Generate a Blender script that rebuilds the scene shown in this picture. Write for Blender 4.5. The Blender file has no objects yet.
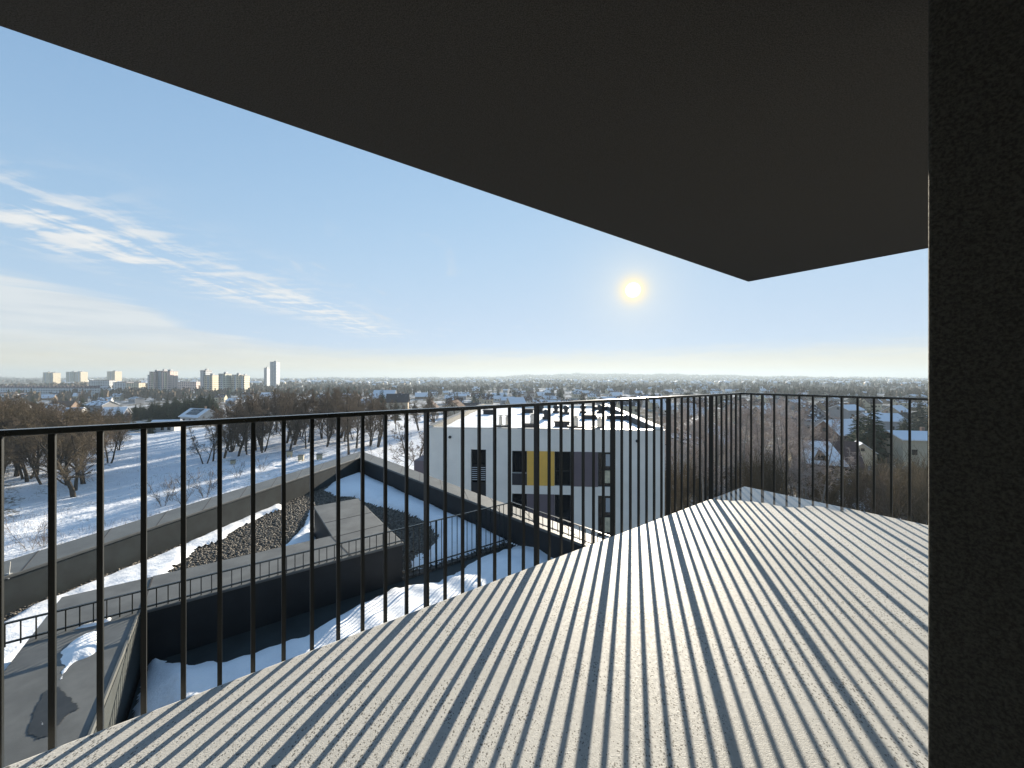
import bpy, bmesh, math, random
import numpy as np
from mathutils import Vector, Matrix

random.seed(7)
R = math.radians
scene = bpy.context.scene
col = scene.collection

# ------------------------------------------------------------------ camera, sky, sun, exposure
F, CX, HY, EYE = 380.0, 512.0, 378.0, 1.29           # focal length in pixels, principal column, horizon row, eye height above the balcony floor
cam = bpy.data.cameras.new('camera')
cam.sensor_width = 36.0
cam.lens = 36.0 * F / 1024.0
cam.shift_y = (HY - 384.0) / 1024.0
cam.clip_start = 0.02
cam.clip_end = 40000.0
cam_ob = bpy.data.objects.new('camera', cam)
cam_ob.location = (0, 0, EYE)
cam_ob.rotation_euler = (R(90), 0, 0)
col.objects.link(cam_ob)
scene.camera = cam_ob

SUN_AZ, SUN_EL = math.atan(121 / F), math.atan(88 / math.hypot(F, 121))
SUN_DIR = Vector((math.sin(SUN_AZ) * math.cos(SUN_EL), math.cos(SUN_AZ) * math.cos(SUN_EL), math.sin(SUN_EL)))
sun = bpy.data.lights.new('sun', 'SUN')
sun.energy = 5.0
sun.angle = R(0.38)
sun.color = (1.0, 0.89, 0.72)
sun_ob = bpy.data.objects.new('sun', sun)
sun_ob.rotation_euler = (-SUN_DIR).to_track_quat('-Z', 'Y').to_euler()
sun_ob.location = (20, 60, 40)
col.objects.link(sun_ob)

vs = scene.view_settings
vs.view_transform = 'Standard'
vs.look = 'None'
vs.gamma = 1.0
vs.use_curve_mapping = False
vs.exposure = 1.6
scene.render.engine = 'CYCLES'
scene.cycles.use_denoising = True
scene.cycles.max_bounces = 8
scene.cycles.volume_bounces = 1
scene.cycles.sample_clamp_indirect = 6.0


class NT:
    """Tiny helper around a node tree."""
    def __init__(s, tree):
        s.t = tree
        s.n = tree.nodes
        s.l = tree.links

    def put(s, sock, v):
        if isinstance(v, bpy.types.NodeSocket):
            s.l.new(v, sock)
        elif v is not None:
            if hasattr(sock.default_value, '__len__') and not hasattr(v, '__len__'):
                sock.default_value = (v,) * len(sock.default_value)
            elif hasattr(sock.default_value, '__len__') and len(sock.default_value) == 4 and len(v) == 3:
                sock.default_value = (*v, 1)
            else:
                sock.default_value = v

    def m(s, op, a, b=None, c=None, clamp=False):
        nd = s.n.new('ShaderNodeMath')
        nd.operation = op
        nd.use_clamp = clamp
        for i, v in enumerate((a, b, c)):
            s.put(nd.inputs[i], v)
        return nd.outputs[0]

    def vm(s, op, a, b=None):
        nd = s.n.new('ShaderNodeVectorMath')
        nd.operation = op
        s.put(nd.inputs[0], a)
        s.put(nd.inputs[1], b)
        return nd.outputs['Value'] if op in ('DOT_PRODUCT', 'LENGTH') else nd.outputs[0]

    def smooth(s, x, a, b, lo=0.0, hi=1.0):
        nd = s.n.new('ShaderNodeMapRange')
        nd.interpolation_type = 'SMOOTHSTEP'
        for k, v in zip(('Value', 'From Min', 'From Max', 'To Min', 'To Max'), (x, a, b, lo, hi)):
            s.put(nd.inputs[k], v)
        return nd.outputs[0]

    def mix(s, f, a, b, mode='MIX'):
        nd = s.n.new('ShaderNodeMix')
        nd.data_type = 'RGBA'
        nd.blend_type = mode
        s.put(nd.inputs[0], f)
        s.put(nd.inputs[6], a)
        s.put(nd.inputs[7], b)
        return nd.outputs[2]

    def noise(s, vec, scale, detail=4.0, rough=0.55, dist=0.0):
        nd = s.n.new('ShaderNodeTexNoise')
        s.put(nd.inputs['Vector'], vec)
        nd.inputs['Scale'].default_value = scale
        nd.inputs['Detail'].default_value = detail
        nd.inputs['Roughness'].default_value = rough
        nd.inputs['Distortion'].default_value = dist
        return nd.outputs[0]

    def voro(s, vec, scale, feature='F1', out='Distance', rand=1.0):
        nd = s.n.new('ShaderNodeTexVoronoi')
        nd.feature = feature
        s.put(nd.inputs['Vector'], vec)
        nd.inputs['Scale'].default_value = scale
        nd.inputs['Randomness'].default_value = rand
        return nd.outputs[out]

    def xyz(s, vec):
        nd = s.n.new('ShaderNodeSeparateXYZ')
        s.put(nd.inputs[0], vec)
        return nd.outputs

    def vec(s, x, y, z):
        nd = s.n.new('ShaderNodeCombineXYZ')
        for i, v in enumerate((x, y, z)):
            s.put(nd.inputs[i], v)
        return nd.outputs[0]

    def mapping(s, vec, loc=(0, 0, 0), rot=(0, 0, 0), scale=(1, 1, 1)):
        nd = s.n.new('ShaderNodeMapping')
        s.put(nd.inputs[0], vec)
        nd.inputs[1].default_value = loc
        nd.inputs[2].default_value = rot
        nd.inputs[3].default_value = scale
        return nd.outputs[0]

    def coord(s, which='Object'):
        nd = s.n.new('ShaderNodeTexCoord')
        return nd.outputs[which]

    def pos(s):
        return s.n.new('ShaderNodeNewGeometry').outputs['Position']


# --- the sky: Nishita sky, high cirrus, and the sun's disc with its aureole
world = bpy.data.worlds.new('World')
scene.world = world
world.use_nodes = True
w = NT(world.node_tree)
w.n.clear()
SKY_STRENGTH = 0.10
SKY_GAIN, SKY_TOP = 1.78, (1.80, 2.26, 2.90)
sky = w.n.new('ShaderNodeTexSky')
sky.sky_type = 'NISHITA'
sky.sun_disc = False
sky.sun_elevation = SUN_EL
sky.sun_rotation = SUN_AZ
sky.altitude = 100
sky.air_density = 1.0
sky.dust_density = 0.0
sky.ozone_density = 3.0
d = w.vm('NORMALIZE', w.coord('Generated'))
dx, dy, dz = w.xyz(d)
zc = w.m('MAXIMUM', dz, 0.004)
px = w.m('DIVIDE', dx, zc)                             # the cloud layer's own plane, seen in perspective
py = w.m('DIVIDE', dy, zc)
elev = w.m('MULTIPLY', w.m('ARCSINE', dz), 57.2958)
azim = w.m('MULTIPLY', w.m('ARCTAN2', dx, dy), 57.2958)
# band of cirrus that runs away from the viewer on the left
n1 = w.noise(w.mapping(w.vec(px, py, 0.0), (0, 0, 0), (0, 0, R(-14)), (2.5, 0.62, 1)), 1.5, 8, 0.66, 0.5)
n2 = w.noise(w.vec(px, py, 3.0), 0.55, 3, 0.5)
off = w.m('DIVIDE', w.m('ADD', px, w.m('ADD', 3.02, w.m('MULTIPLY', w.m('SUBTRACT', n2, 0.5), 1.1))), 0.62)
band = w.m('EXPONENT', w.m('MULTIPLY', w.m('MULTIPLY', off, off), -1.0))
band = w.m('MULTIPLY', band, w.smooth(py, 1.2, 2.4))
band = w.m('MULTIPLY', band, w.smooth(py, 11.0, 6.5))
n1b = w.noise(w.mapping(w.vec(px, py, 5.0), (1, 2, 0), (0, 0, R(24)), (1.1, 2.8, 1)), 1.7, 7, 0.62, 0.4)
n1 = w.m('ADD', w.m('MULTIPLY', n1, 0.5), w.m('MULTIPLY', n1b, 0.5))
c1 = w.m('MULTIPLY', w.smooth(n1, 0.45, 0.60), band)
# loose wisps elsewhere
nw = w.noise(w.mapping(w.vec(px, py, 7.0), (3, 1, 0), (0, 0, R(-10)), (2.2, 0.8, 1)), 1.1, 7, 0.62, 0.5)
c2 = w.m('MULTIPLY', w.m('MULTIPLY', w.smooth(nw, 0.58, 0.78), w.smooth(azim, 14.0, -12.0)), w.smooth(elev, 26.0, 12.0, 0.0, 0.8))
# veil of cloud low on the left
nv = w.noise(w.vec(w.m('MULTIPLY', azim, 0.035), w.m('MULTIPLY', elev, 0.34), 1.0), 1.7, 5, 0.55, 0.5)
edge = w.m('ADD', w.smooth(azim, -56.0, -24.0, 9.6, 3.6), w.m('MULTIPLY', w.m('SUBTRACT', nv, 0.5), 7.0))
c3 = w.m('MULTIPLY', w.smooth(w.m('SUBTRACT', edge, elev), -0.7, 1.3), w.smooth(azim, -12.0, -32.0, 0.0, 0.85))
c3 = w.m('MULTIPLY', c3, w.smooth(nv, 0.22, 0.52, 0.55, 1.0))
# thin cloud bank just above the horizon
nh = w.noise(w.vec(w.m('MULTIPLY', azim, 0.10), w.m('MULTIPLY', elev, 0.8), 4.0), 2.2, 6, 0.6, 0.3)
c4 = w.m('MULTIPLY', w.smooth(w.m('ADD', elev, w.m('MULTIPLY', w.m('SUBTRACT', nh, 0.5), 3.2)), 4.4, 1.6), 0.95)
cl = w.m('MAXIMUM', w.m('MAXIMUM', c1, c2), w.m('MAXIMUM', c3, c4), clamp=True)
tone = w.noise(w.vec(w.m('MULTIPLY', azim, 0.05), w.m('MULTIPLY', elev, 0.5), 9.0), 1.8, 4, 0.5)
ccol = w.mix(w.smooth(tone, 0.38, 0.62), (2.3, 2.42, 2.48), (2.72, 2.76, 2.70))
# bright parts of the clear sky level off towards the pale blue of the winter day
sr = w.n.new('ShaderNodeSeparateColor')
w.l.new(sky.outputs[0], sr.inputs[0])
lim = [w.m('MULTIPLY', w.m('SUBTRACT', 1.0, w.m('EXPONENT', w.m('MULTIPLY', sr.outputs[i_], -SKY_GAIN / SKY_TOP[i_]))), SKY_TOP[i_]) for i_ in range(3)]
sc3 = w.n.new('ShaderNodeCombineColor')
for i_ in range(3):
    w.l.new(lim[i_], sc3.inputs[i_])
skycol = w.mix(w.m('MULTIPLY', cl, 0.86), sc3.outputs[0], ccol)
skycol = w.mix(w.m('MULTIPLY', c1, 0.8), skycol, (2.95, 2.98, 2.95))
skycol = w.mix(w.m('MULTIPLY', w.smooth(w.m('ADD', elev, w.m('MULTIPLY', w.m('SUBTRACT', nh, 0.5), 2.2)), 5.2, 0.4), 0.85), skycol, (2.75, 2.45, 1.72))
# sun disc and aureole
dot = w.m('MAXIMUM', w.vm('DOT_PRODUCT', d, tuple(SUN_DIR)), 0.0)
ang = w.m('MULTIPLY', w.m('ARCCOSINE', w.m('MINIMUM', dot, 1.0)), 57.2958)
disc = w.smooth(ang, 1.15, 0.45, 0.0, 60.0)
halo = w.m('ADD', w.m('MULTIPLY', w.m('EXPONENT', w.m('MULTIPLY', ang, -1.3)), 3.0), w.m('MULTIPLY', w.m('EXPONENT', w.m('MULTIPLY', ang, -0.22)), 0.25))
glow = w.n.new('ShaderNodeVectorMath'); glow.operation = 'SCALE'
glow.inputs[0].default_value = (1.0, 0.74, 0.24)
w.put(glow.inputs['Scale'], w.m('ADD', disc, halo))
ring = w.m('DIVIDE', w.m('SUBTRACT', ang, 0.7), 1.25)
ring = w.m('MULTIPLY', w.m('EXPONENT', w.m('MULTIPLY', w.m('MULTIPLY', ring, ring), -1.0)), 0.75)
wide = w.m('DIVIDE', ang, 3.6)
wide = w.m('MULTIPLY', w.m('EXPONENT', w.m('MULTIPLY', wide, -1.0)), 0.55)
skycol = w.mix(wide, skycol, (3.3, 3.15, 2.75))
skycol = w.mix(ring, skycol, (3.45, 2.75, 1.6))
skycol = w.mix(1.0, skycol, glow.outputs[0], 'ADD')
bg = w.n.new('ShaderNodeBackground')
w.put(bg.inputs['Color'], skycol)
bg.inputs['Strength'].default_value = SKY_STRENGTH
wo = w.n.new('ShaderNodeOutputWorld')
w.l.new(bg.outputs[0], wo.inputs[0])

# ------------------------------------------------------------------ frames of reference
D1 = np.array((0.8063, 0.5915))                       # along the long balcony edge, away from the viewer
N1 = np.array((-0.5915, 0.8063))                      # outwards over that edge


def uv(u, v):
    p = u * D1 + v * N1
    return float(p[0]), float(p[1])


def P(x, y, z):
    """The point at height z that the photo shows at pixel (x, y): used only to measure the place."""
    Y = (EYE - z) * F / (y - HY)
    return ((x - CX) / F * Y, Y)


def U(p):
    return float(np.dot(p, D1)), float(np.dot(p, N1))


# ------------------------------------------------------------------ object helpers
def link(o, parent=None):
    col.objects.link(o)
    if parent is not None:
        o.parent = parent
    return o


def tag(o, label=None, cat=None, group=None, kind=None):
    if label:
        o['label'] = label
    if cat:
        o['category'] = cat
    if group:
        o['group'] = group
    if kind:
        o['kind'] = kind
    return o


def empty(name, loc=(0, 0, 0), rz=0.0):
    o = bpy.data.objects.new(name, None)
    o.empty_display_size = 0.2
    o.location = loc
    o.rotation_euler = (0, 0, rz)
    return link(o)


class MB:
    def __init__(s):
        s.v, s.f, s.mi = [], [], []

    def add(s, verts, faces, mi=0):
        b = len(s.v)
        s.v.extend(tuple(map(float, q)) for q in verts)
        s.f.extend(tuple(b + i for i in fc) for fc in faces)
        s.mi.extend([mi] * len(faces))

    def box(s, c, size, rz=0.0, mi=0):
        hx, hy, hz = (q / 2 for q in size)
        cs, sn = math.cos(rz), math.sin(rz)
        vs_ = []
        for z in (-hz, hz):
            for x, y in ((-hx, -hy), (hx, -hy), (hx, hy), (-hx, hy)):
                vs_.append((c[0] + x * cs - y * sn, c[1] + x * sn + y * cs, c[2] + z))
        s.add(vs_, [(3, 2, 1, 0), (4, 5, 6, 7), (0, 1, 5, 4), (1, 2, 6, 5), (2, 3, 7, 6), (3, 0, 4, 7)], mi)

    def prism(s, poly, z0, z1, mi=0):
        n = len(poly)
        a = sum(poly[i][0] * poly[(i + 1) % n][1] - poly[(i + 1) % n][0] * poly[i][1] for i in range(n))
        if a < 0:
            poly = list(poly)[::-1]
        s.add([(x, y, z0) for x, y in poly] + [(x, y, z1) for x, y in poly],
              [tuple(range(n - 1, -1, -1)), tuple(range(n, 2 * n))] + [(i, (i + 1) % n, n + (i + 1) % n, n + i) for i in range(n)], mi)

    def tube(s, p0, p1, r0, r1, n=6, caps=True, mi=0):
        p0, p1 = Vector(p0), Vector(p1)
        ax = (p1 - p0)
        if ax.length < 1e-6:
            return
        ax.normalize()
        a = ax.orthogonal().normalized()
        b = ax.cross(a)
        vs_ = []
        for p, r in ((p0, r0), (p1, r1)):
            for k in range(n):
                t = 2 * math.pi * k / n
                vs_.append(p + (a * math.cos(t) + b * math.sin(t)) * r)
        fs = [(k, (k + 1) % n, n + (k + 1) % n, n + k) for k in range(n)]
        if caps:
            fs += [tuple(range(n - 1, -1, -1)), tuple(range(n, 2 * n))]
        s.add(vs_, fs, mi)

    def mesh(s, name, mats, smooth=False):
        me = bpy.data.meshes.new(name)
        me.from_pydata(s.v, [], s.f)
        for m_ in (mats if isinstance(mats, (list, tuple)) else [mats]):
            me.materials.append(m_)
        me.polygons.foreach_set('material_index', s.mi)
        if smooth:
            me.polygons.foreach_set('use_smooth', [True] * len(s.f))
        me.update()
        return me

    def build(s, name, mats, parent=None, smooth=False, bevel=0.0):
        o = bpy.data.objects.new(name, s.mesh(name, mats, smooth))
        if bevel:
            b = o.modifiers.new('bevel', 'BEVEL')
            b.width = bevel
            b.segments = 2
            b.limit_method = 'ANGLE'
        return link(o, parent)


def np_mesh(name, v, quads=None, tris=None, mats=(), mi=None, smooth=False):
    """Mesh from numpy arrays (all quads or all triangles)."""
    fc = quads if quads is not None else tris
    k = fc.shape[1]
    me = bpy.data.meshes.new(name)
    me.vertices.add(len(v))
    me.vertices.foreach_set('co', np.asarray(v, dtype=np.float32).ravel())
    me.loops.add(len(fc) * k)
    me.loops.foreach_set('vertex_index', fc.astype(np.int32).ravel())
    me.polygons.add(len(fc))
    me.polygons.foreach_set('loop_start', np.arange(0, len(fc) * k, k, dtype=np.int32))
    me.polygons.foreach_set('loop_total', np.full(len(fc), k, dtype=np.int32))
    for m_ in mats:
        me.materials.append(m_)
    if mi is not None:
        me.polygons.foreach_set('material_index', np.asarray(mi, dtype=np.int32))
    if smooth:
        me.polygons.foreach_set('use_smooth', np.ones(len(fc), dtype=bool))
    me.update(calc_edges=True)
    me.validate()
    return me


def copy_tree(o, parent=None):
    c = o.copy()
    link(c)
    c.parent = parent
    for ch in o.children:
        copy_tree(ch, c)
    return c


def place(proto, used, loc, rz=0.0, sc=1.0, label=None, group=None, cat=None):
    """First call uses the prototype itself, the next ones copies of it and of its parts."""
    o = proto if not used else copy_tree(proto)
    used.append(o)
    o.location = loc
    o.rotation_euler = (0, 0, rz)
    o.scale = (sc, sc, sc) if not hasattr(sc, '__len__') else sc
    tag(o, label, cat, group)
    return o


# ------------------------------------------------------------------ materials
def mat(name, base, rough=0.7, metal=0.0, var=0.0, var_scale=3.0, bump=0.0, bump_scale=40.0, spec=0.5, coat=0.0, per_object=0.0):
    m_ = bpy.data.materials.new(name)
    m_.use_nodes = True
    t = NT(m_.node_tree)
    b = t.n['Principled BSDF']
    b.inputs['Roughness'].default_value = rough
    b.inputs['Metallic'].default_value = metal
    b.inputs['Specular IOR Level'].default_value = spec
    if coat:
        b.inputs['Coat Weight'].default_value = coat
    c = None
    if var:
        nz = t.noise(t.coord(), var_scale, 6, 0.6)
        lo = tuple(q * (1 - var) for q in base)
        hi = tuple(min(1, q * (1 + var)) for q in base)
        c = t.mix(t.smooth(nz, 0.3, 0.7), lo, hi)
    if per_object:
        oi = t.n.new('ShaderNodeObjectInfo').outputs['Random']
        hsv = t.n.new('ShaderNodeHueSaturation')
        t.put(hsv.inputs['Color'], c if c is not None else base)
        t.put(hsv.inputs['Value'], t.m('ADD', t.m('MULTIPLY', oi, 2 * per_object), 1 - per_object))
        t.put(hsv.inputs['Hue'], t.m('ADD', t.m('MULTIPLY', oi, 0.03), 0.485))
        c = hsv.outputs[0]
    t.put(b.inputs['Base Color'], c if c is not None else base)
    if bump:
        bp = t.n.new('ShaderNodeBump')
        bp.inputs['Strength'].default_value = bump
        bp.inputs['Distance'].default_value = 0.01
        t.put(bp.inputs['Height'], t.noise(t.coord(), bump_scale, 5, 0.6))
        t.l.new(bp.outputs[0], b.inputs['Normal'])
    return m_


def snow_mat(name, base=(0.80, 0.82, 0.85), dirt=0.12, dscale=1.2):
    m_ = bpy.data.materials.new(name)
    m_.use_nodes = True
    t = NT(m_.node_tree)
    b = t.n['Principled BSDF']
    p = t.pos()
    dn = t.noise(p, dscale, 6, 0.65)
    fleck = t.smooth(t.noise(p, 55, 2, 0.5), 0.70, 0.76)
    c = t.mix(t.smooth(dn, 0.55, 0.8, 0.0, dirt * 3), base, (0.55, 0.54, 0.52))
    c = t.mix(t.m('MULTIPLY', fleck, dirt * 2.0), c, (0.16, 0.13, 0.10))
    t.put(b.inputs['Base Color'], c)
    b.inputs['Roughness'].default_value = 0.7
    b.inputs['Specular IOR Level'].default_value = 0.15
    b.inputs['Subsurface Weight'].default_value = 0.0
    bp = t.n.new('ShaderNodeBump')
    bp.inputs['Strength'].default_value = 0.6
    bp.inputs['Distance'].default_value = 0.03
    t.put(bp.inputs['Height'], t.m('ADD', t.noise(p, 7, 5, 0.6), t.m('MULTIPLY', t.noise(p, 45, 3, 0.6), 0.3)))
    t.l.new(bp.outputs[0], b.inputs['Normal'])
    return m_


# balcony floor: pale screed with dark grit; water film standing in the outer corner
def floor_mat():
    m_ = bpy.data.materials.new('balcony_screed')
    m_.use_nodes = True
    t = NT(m_.node_tree)
    b = t.n['Principled BSDF']
    p = t.pos()
    big = t.noise(p, 1.3, 5, 0.6)
    fine = t.noise(p, 60, 4, 0.6)
    base = t.mix(t.smooth(big, 0.3, 0.7), (0.53, 0.53, 0.51), (0.61, 0.61, 0.59))
    base = t.mix(t.smooth(fine, 0.35, 0.7, 0.0, 0.35), base, (0.38, 0.375, 0.36))
    # grit: small dark flakes, thicker in some places
    v1 = t.voro(t.mapping(p, rot=(0, 0, 0.5), scale=(1.0, 0.72, 1)), 96)
    v2 = t.voro(t.mapping(p, rot=(0, 0, -0.9), scale=(1.0, 0.66, 1)), 52)
    dens = t.smooth(t.noise(p, 2.6, 4, 0.65), 0.22, 0.62)
    g1 = t.smooth(v1, t.m('MULTIPLY', dens, 0.22), t.m('ADD', t.m('MULTIPLY', dens, 0.32), 0.02), 1.0, 0.0)
    g2 = t.smooth(v2, t.m('MULTIPLY', dens, 0.14), t.m('ADD', t.m('MULTIPLY', dens, 0.20), 0.01), 1.0, 0.0)
    v3 = t.voro(t.mapping(p, rot=(0, 0, 1.7), scale=(1.0, 0.8, 1)), 170)
    g3 = t.smooth(v3, 0.20, 0.30, 0.65, 0.0)
    grit = t.m('MAXIMUM', t.m('MAXIMUM', g1, g2), t.m('MULTIPLY', g3, t.smooth(t.noise(p, 9.0, 3, 0.6), 0.4, 0.62)))
    base = t.mix(t.m('MULTIPLY', grit, 0.85), base, (0.085, 0.08, 0.07))
    # stains
    st = t.smooth(t.noise(p, 3.4, 6, 0.7), 0.60, 0.74, 0.0, 0.30)
    base = t.mix(st, base, (0.25, 0.245, 0.23))
    # water in the corner
    cx_, cy_ = uv(4.92, 2.02)
    x, y, z = t.xyz(p)
    dxx = t.m('SUBTRACT', x, cx_)
    dyy = t.m('SUBTRACT', y, cy_)
    du = t.m('ADD', t.m('MULTIPLY', dxx, -float(D1[0])), t.m('MULTIPLY', dyy, -float(D1[1])))
    dv = t.m('ADD', t.m('MULTIPLY', dxx, -float(N1[0])), t.m('MULTIPLY', dyy, -float(N1[1])))
    # extents: roughly 1.0 m along the long edge, 0.75 m along the short one
    lim = t.m('ADD', t.m('MULTIPLY', du, 1.0), t.m('MULTIPLY', dv, 0.85))
    wob = t.m('MULTIPLY', t.m('SUBTRACT', t.noise(p, 3.2, 4, 0.55), 0.5), 0.75)
    wet = t.smooth(t.m('ADD', lim, wob), 0.92, 0.86)
    damp = t.smooth(t.m('ADD', lim, wob), 1.25, 0.85)
    base = t.mix(t.m('MULTIPLY', damp, 0.30), base, (0.22, 0.215, 0.20))
    base = t.mix(t.m('MULTIPLY', wet, 0.97), base, (0.115, 0.118, 0.120))
    t.put(b.inputs['Base Color'], base)
    t.put(b.inputs['Roughness'], t.smooth(fine, 0.3, 0.7, 0.50, 0.68))
    t.put(b.inputs['Specular IOR Level'], t.m('MULTIPLY', t.m('SUBTRACT', 1.0, wet), 0.13))
    t.put(b.inputs['Coat Weight'], wet)
    b.inputs['Coat Roughness'].default_value = 0.015
    b.inputs['Coat IOR'].default_value = 2.0
    bp = t.n.new('ShaderNodeBump')
    bp.inputs['Strength'].default_value = 0.25
    bp.inputs['Distance'].default_value = 0.004
    t.put(bp.inputs['Height'], t.m('ADD', t.m('MULTIPLY', fine, 0.6), t.noise(p, 210, 2, 0.5)))
    t.l.new(bp.outputs[0], b.inputs['Normal'])
    return m_


def stucco_mat(name, base, scale=170, strength=0.8):
    m_ = bpy.data.materials.new(name)
    m_.use_nodes = True
    t = NT(m_.node_tree)
    b = t.n['Principled BSDF']
    p = t.coord()
    g = t.noise(p, scale, 4, 0.7)
    lo = tuple(q * 0.55 for q in base)
    hi = tuple(min(1, q * 1.5) for q in base)
    t.put(b.inputs['Base Color'], t.mix(t.smooth(g, 0.32, 0.68), lo, hi))
    b.inputs['Roughness'].default_value = 0.9
    b.inputs['Specular IOR Level'].default_value = 0.25
    bp = t.n.new('ShaderNodeBump')
    bp.inputs['Strength'].default_value = strength
    bp.inputs['Distance'].default_value = 0.006
    t.put(bp.inputs['Height'], g)
    t.l.new(bp.outputs[0], b.inputs['Normal'])
    return m_


M = {}
M['floor'] = floor_mat()
M['soffit'] = stucco_mat('dark_soffit_render', (0.057, 0.052, 0.045), 240, 0.35)
M['stucco'] = stucco_mat('dark_wall_render', (0.042, 0.040, 0.032), 150, 1.0)
M['rail'] = mat('dark_powder_coated_steel', (0.016, 0.018, 0.015), 0.27, 0.0, 0.25, 25, 0.03, 300, 0.5)
M['bar'] = mat('black_railing_bar_paint', (0.008, 0.0095, 0.0085), 0.42, spec=0.3)
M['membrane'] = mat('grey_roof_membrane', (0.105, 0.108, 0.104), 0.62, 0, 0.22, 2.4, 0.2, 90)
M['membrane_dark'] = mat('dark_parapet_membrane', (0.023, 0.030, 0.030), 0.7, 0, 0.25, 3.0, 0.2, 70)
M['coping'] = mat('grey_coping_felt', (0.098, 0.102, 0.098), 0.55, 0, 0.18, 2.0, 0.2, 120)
M['seam'] = mat('dark_felt_seam', (0.03, 0.03, 0.032), 0.8)
M['snow'] = snow_mat('roof_snow')
M['roof_snow'] = snow_mat('house_roof_snow', (0.70, 0.73, 0.78), 0.05, 0.6)
M['white_wall'] = mat('white_facade_render', (0.84, 0.785, 0.70), 0.85, 0, 0.06, 0.5, 0.1, 60)
M['dark_metal'] = mat('dark_window_frame', (0.018, 0.019, 0.021), 0.45)
M['yellow'] = mat('yellow_facade_panel', (0.80, 0.47, 0.09), 0.6, 0, 0.05, 1.0)
M['greypanel'] = mat('grey_violet_facade_panel', (0.150, 0.118, 0.130), 0.65, 0, 0.06, 1.0)
M['spandrel'] = mat('charcoal_spandrel', (0.030, 0.029, 0.034), 0.5)
M['pane_reflection'] = mat('pale_pane_reflection', (0.55, 0.50, 0.36), 0.9, 0, 0.25, 3)  # painted reflection for the corner window panes
M['membrane_shaded'] = mat('black_shaded_membrane', (0.011, 0.013, 0.015), 0.7, 0, 0.3, 3.0, 0.2, 70)  # blacker copy of the parapet membrane, shade put into its colour
M['pipe'] = mat('galvanised_pipe', (0.50, 0.49, 0.46), 0.45, 0.5)
M['blind'] = mat('pale_slatted_blind', (0.40, 0.42, 0.44), 0.6)
M['wood_pale'] = mat('pale_timber', (0.42, 0.30, 0.14), 0.8, 0, 0.2, 6)
M['hive_grey'] = mat('weathered_hive_board', (0.36, 0.32, 0.22), 0.8, 0, 0.2, 6)
M['stone'] = mat('gravel_stone', (0.155, 0.140, 0.120), 0.8, 0, 0.0)
M['gravel'] = mat('gravel_bed', (0.070, 0.063, 0.055), 0.9, 0, 0.6, 22, 0.8, 60)


def glass_mat():
    m_ = mat('dark_window_glass', (0.012, 0.014, 0.016), 0.06, 0, spec=0.6)
    return m_


M['glass'] = glass_mat()


def stone_mat():
    m_ = bpy.data.materials.new('roof_pebbles')
    m_.use_nodes = True
    t = NT(m_.node_tree)
    b = t.n['Principled BSDF']
    r_ = t.n.new('ShaderNodeNewGeometry').outputs['Random Per Island']
    c = t.mix(r_, (0.055, 0.048, 0.040), (0.20, 0.175, 0.14))
    t.put(b.inputs['Base Color'], c)
    b.inputs['Roughness'].default_value = 0.75
    return m_


M['stone'] = stone_mat()


def bark_mat(name, lo, hi):
    m_ = bpy.data.materials.new(name)
    m_.use_nodes = True
    t = NT(m_.node_tree)
    b = t.n['Principled BSDF']
    oi = t.n.new('ShaderNodeObjectInfo').outputs['Random']
    c = t.mix(oi, lo, hi)
    n_ = t.noise(t.pos(), 2.5, 4, 0.6)
    c = t.mix(t.smooth(n_, 0.3, 0.7, 0.0, 0.5), c, tuple(q * 0.55 for q in lo))
    t.put(b.inputs['Base Color'], c)
    b.inputs['Roughness'].default_value = 0.9
    b.inputs['Specular IOR Level'].default_value = 0.1
    return m_


M['trunk'] = bark_mat('dark_bark', (0.050, 0.042, 0.034), (0.085, 0.072, 0.058))
M['twig_brown'] = bark_mat('brown_twigs', (0.120, 0.094, 0.070), (0.180, 0.142, 0.108))
M['twig_olive'] = bark_mat('olive_twigs', (0.092, 0.074, 0.050), (0.135, 0.108, 0.074))
M['twig_shrub'] = bark_mat('ochre_shrub_twigs', (0.125, 0.100, 0.064), (0.190, 0.150, 0.098))
M['twig_pale'] = bark_mat('pale_birch_twigs', (0.33, 0.28, 0.255), (0.52, 0.46, 0.43))
M['birch_trunk'] = bark_mat('grey_birch_bark', (0.24, 0.22, 0.20), (0.36, 0.34, 0.31))
M['needle'] = bark_mat('spruce_needles', (0.034, 0.052, 0.030), (0.058, 0.082, 0.044))
M['drygrass'] = bark_mat('dry_weed_stalks', (0.26, 0.18, 0.13), (0.34, 0.25, 0.18))

# ------------------------------------------------------------------ terrain
rng = np.random.default_rng(11)


def smoothstep(x, a, b):
    t = np.clip((x - a) / (b - a), 0, 1)
    return t * t * (3 - 2 * t)


HAZ = np.array([-180, -90, -60, -53, -48, -42, -36, -30, -24, -18, -12, -4, 2, 6, 11, 16, 22, 26, 32, 38, 44, 48, 60, 90, 180], float)
HH = np.array([10, 10, 4, 2, 0, -6, -8, -2, 2, 0, 6, 10, 42, 48, 58, 54, 50, 40, 26, 10, 2, 0, 4, 10, 10], float)


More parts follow.
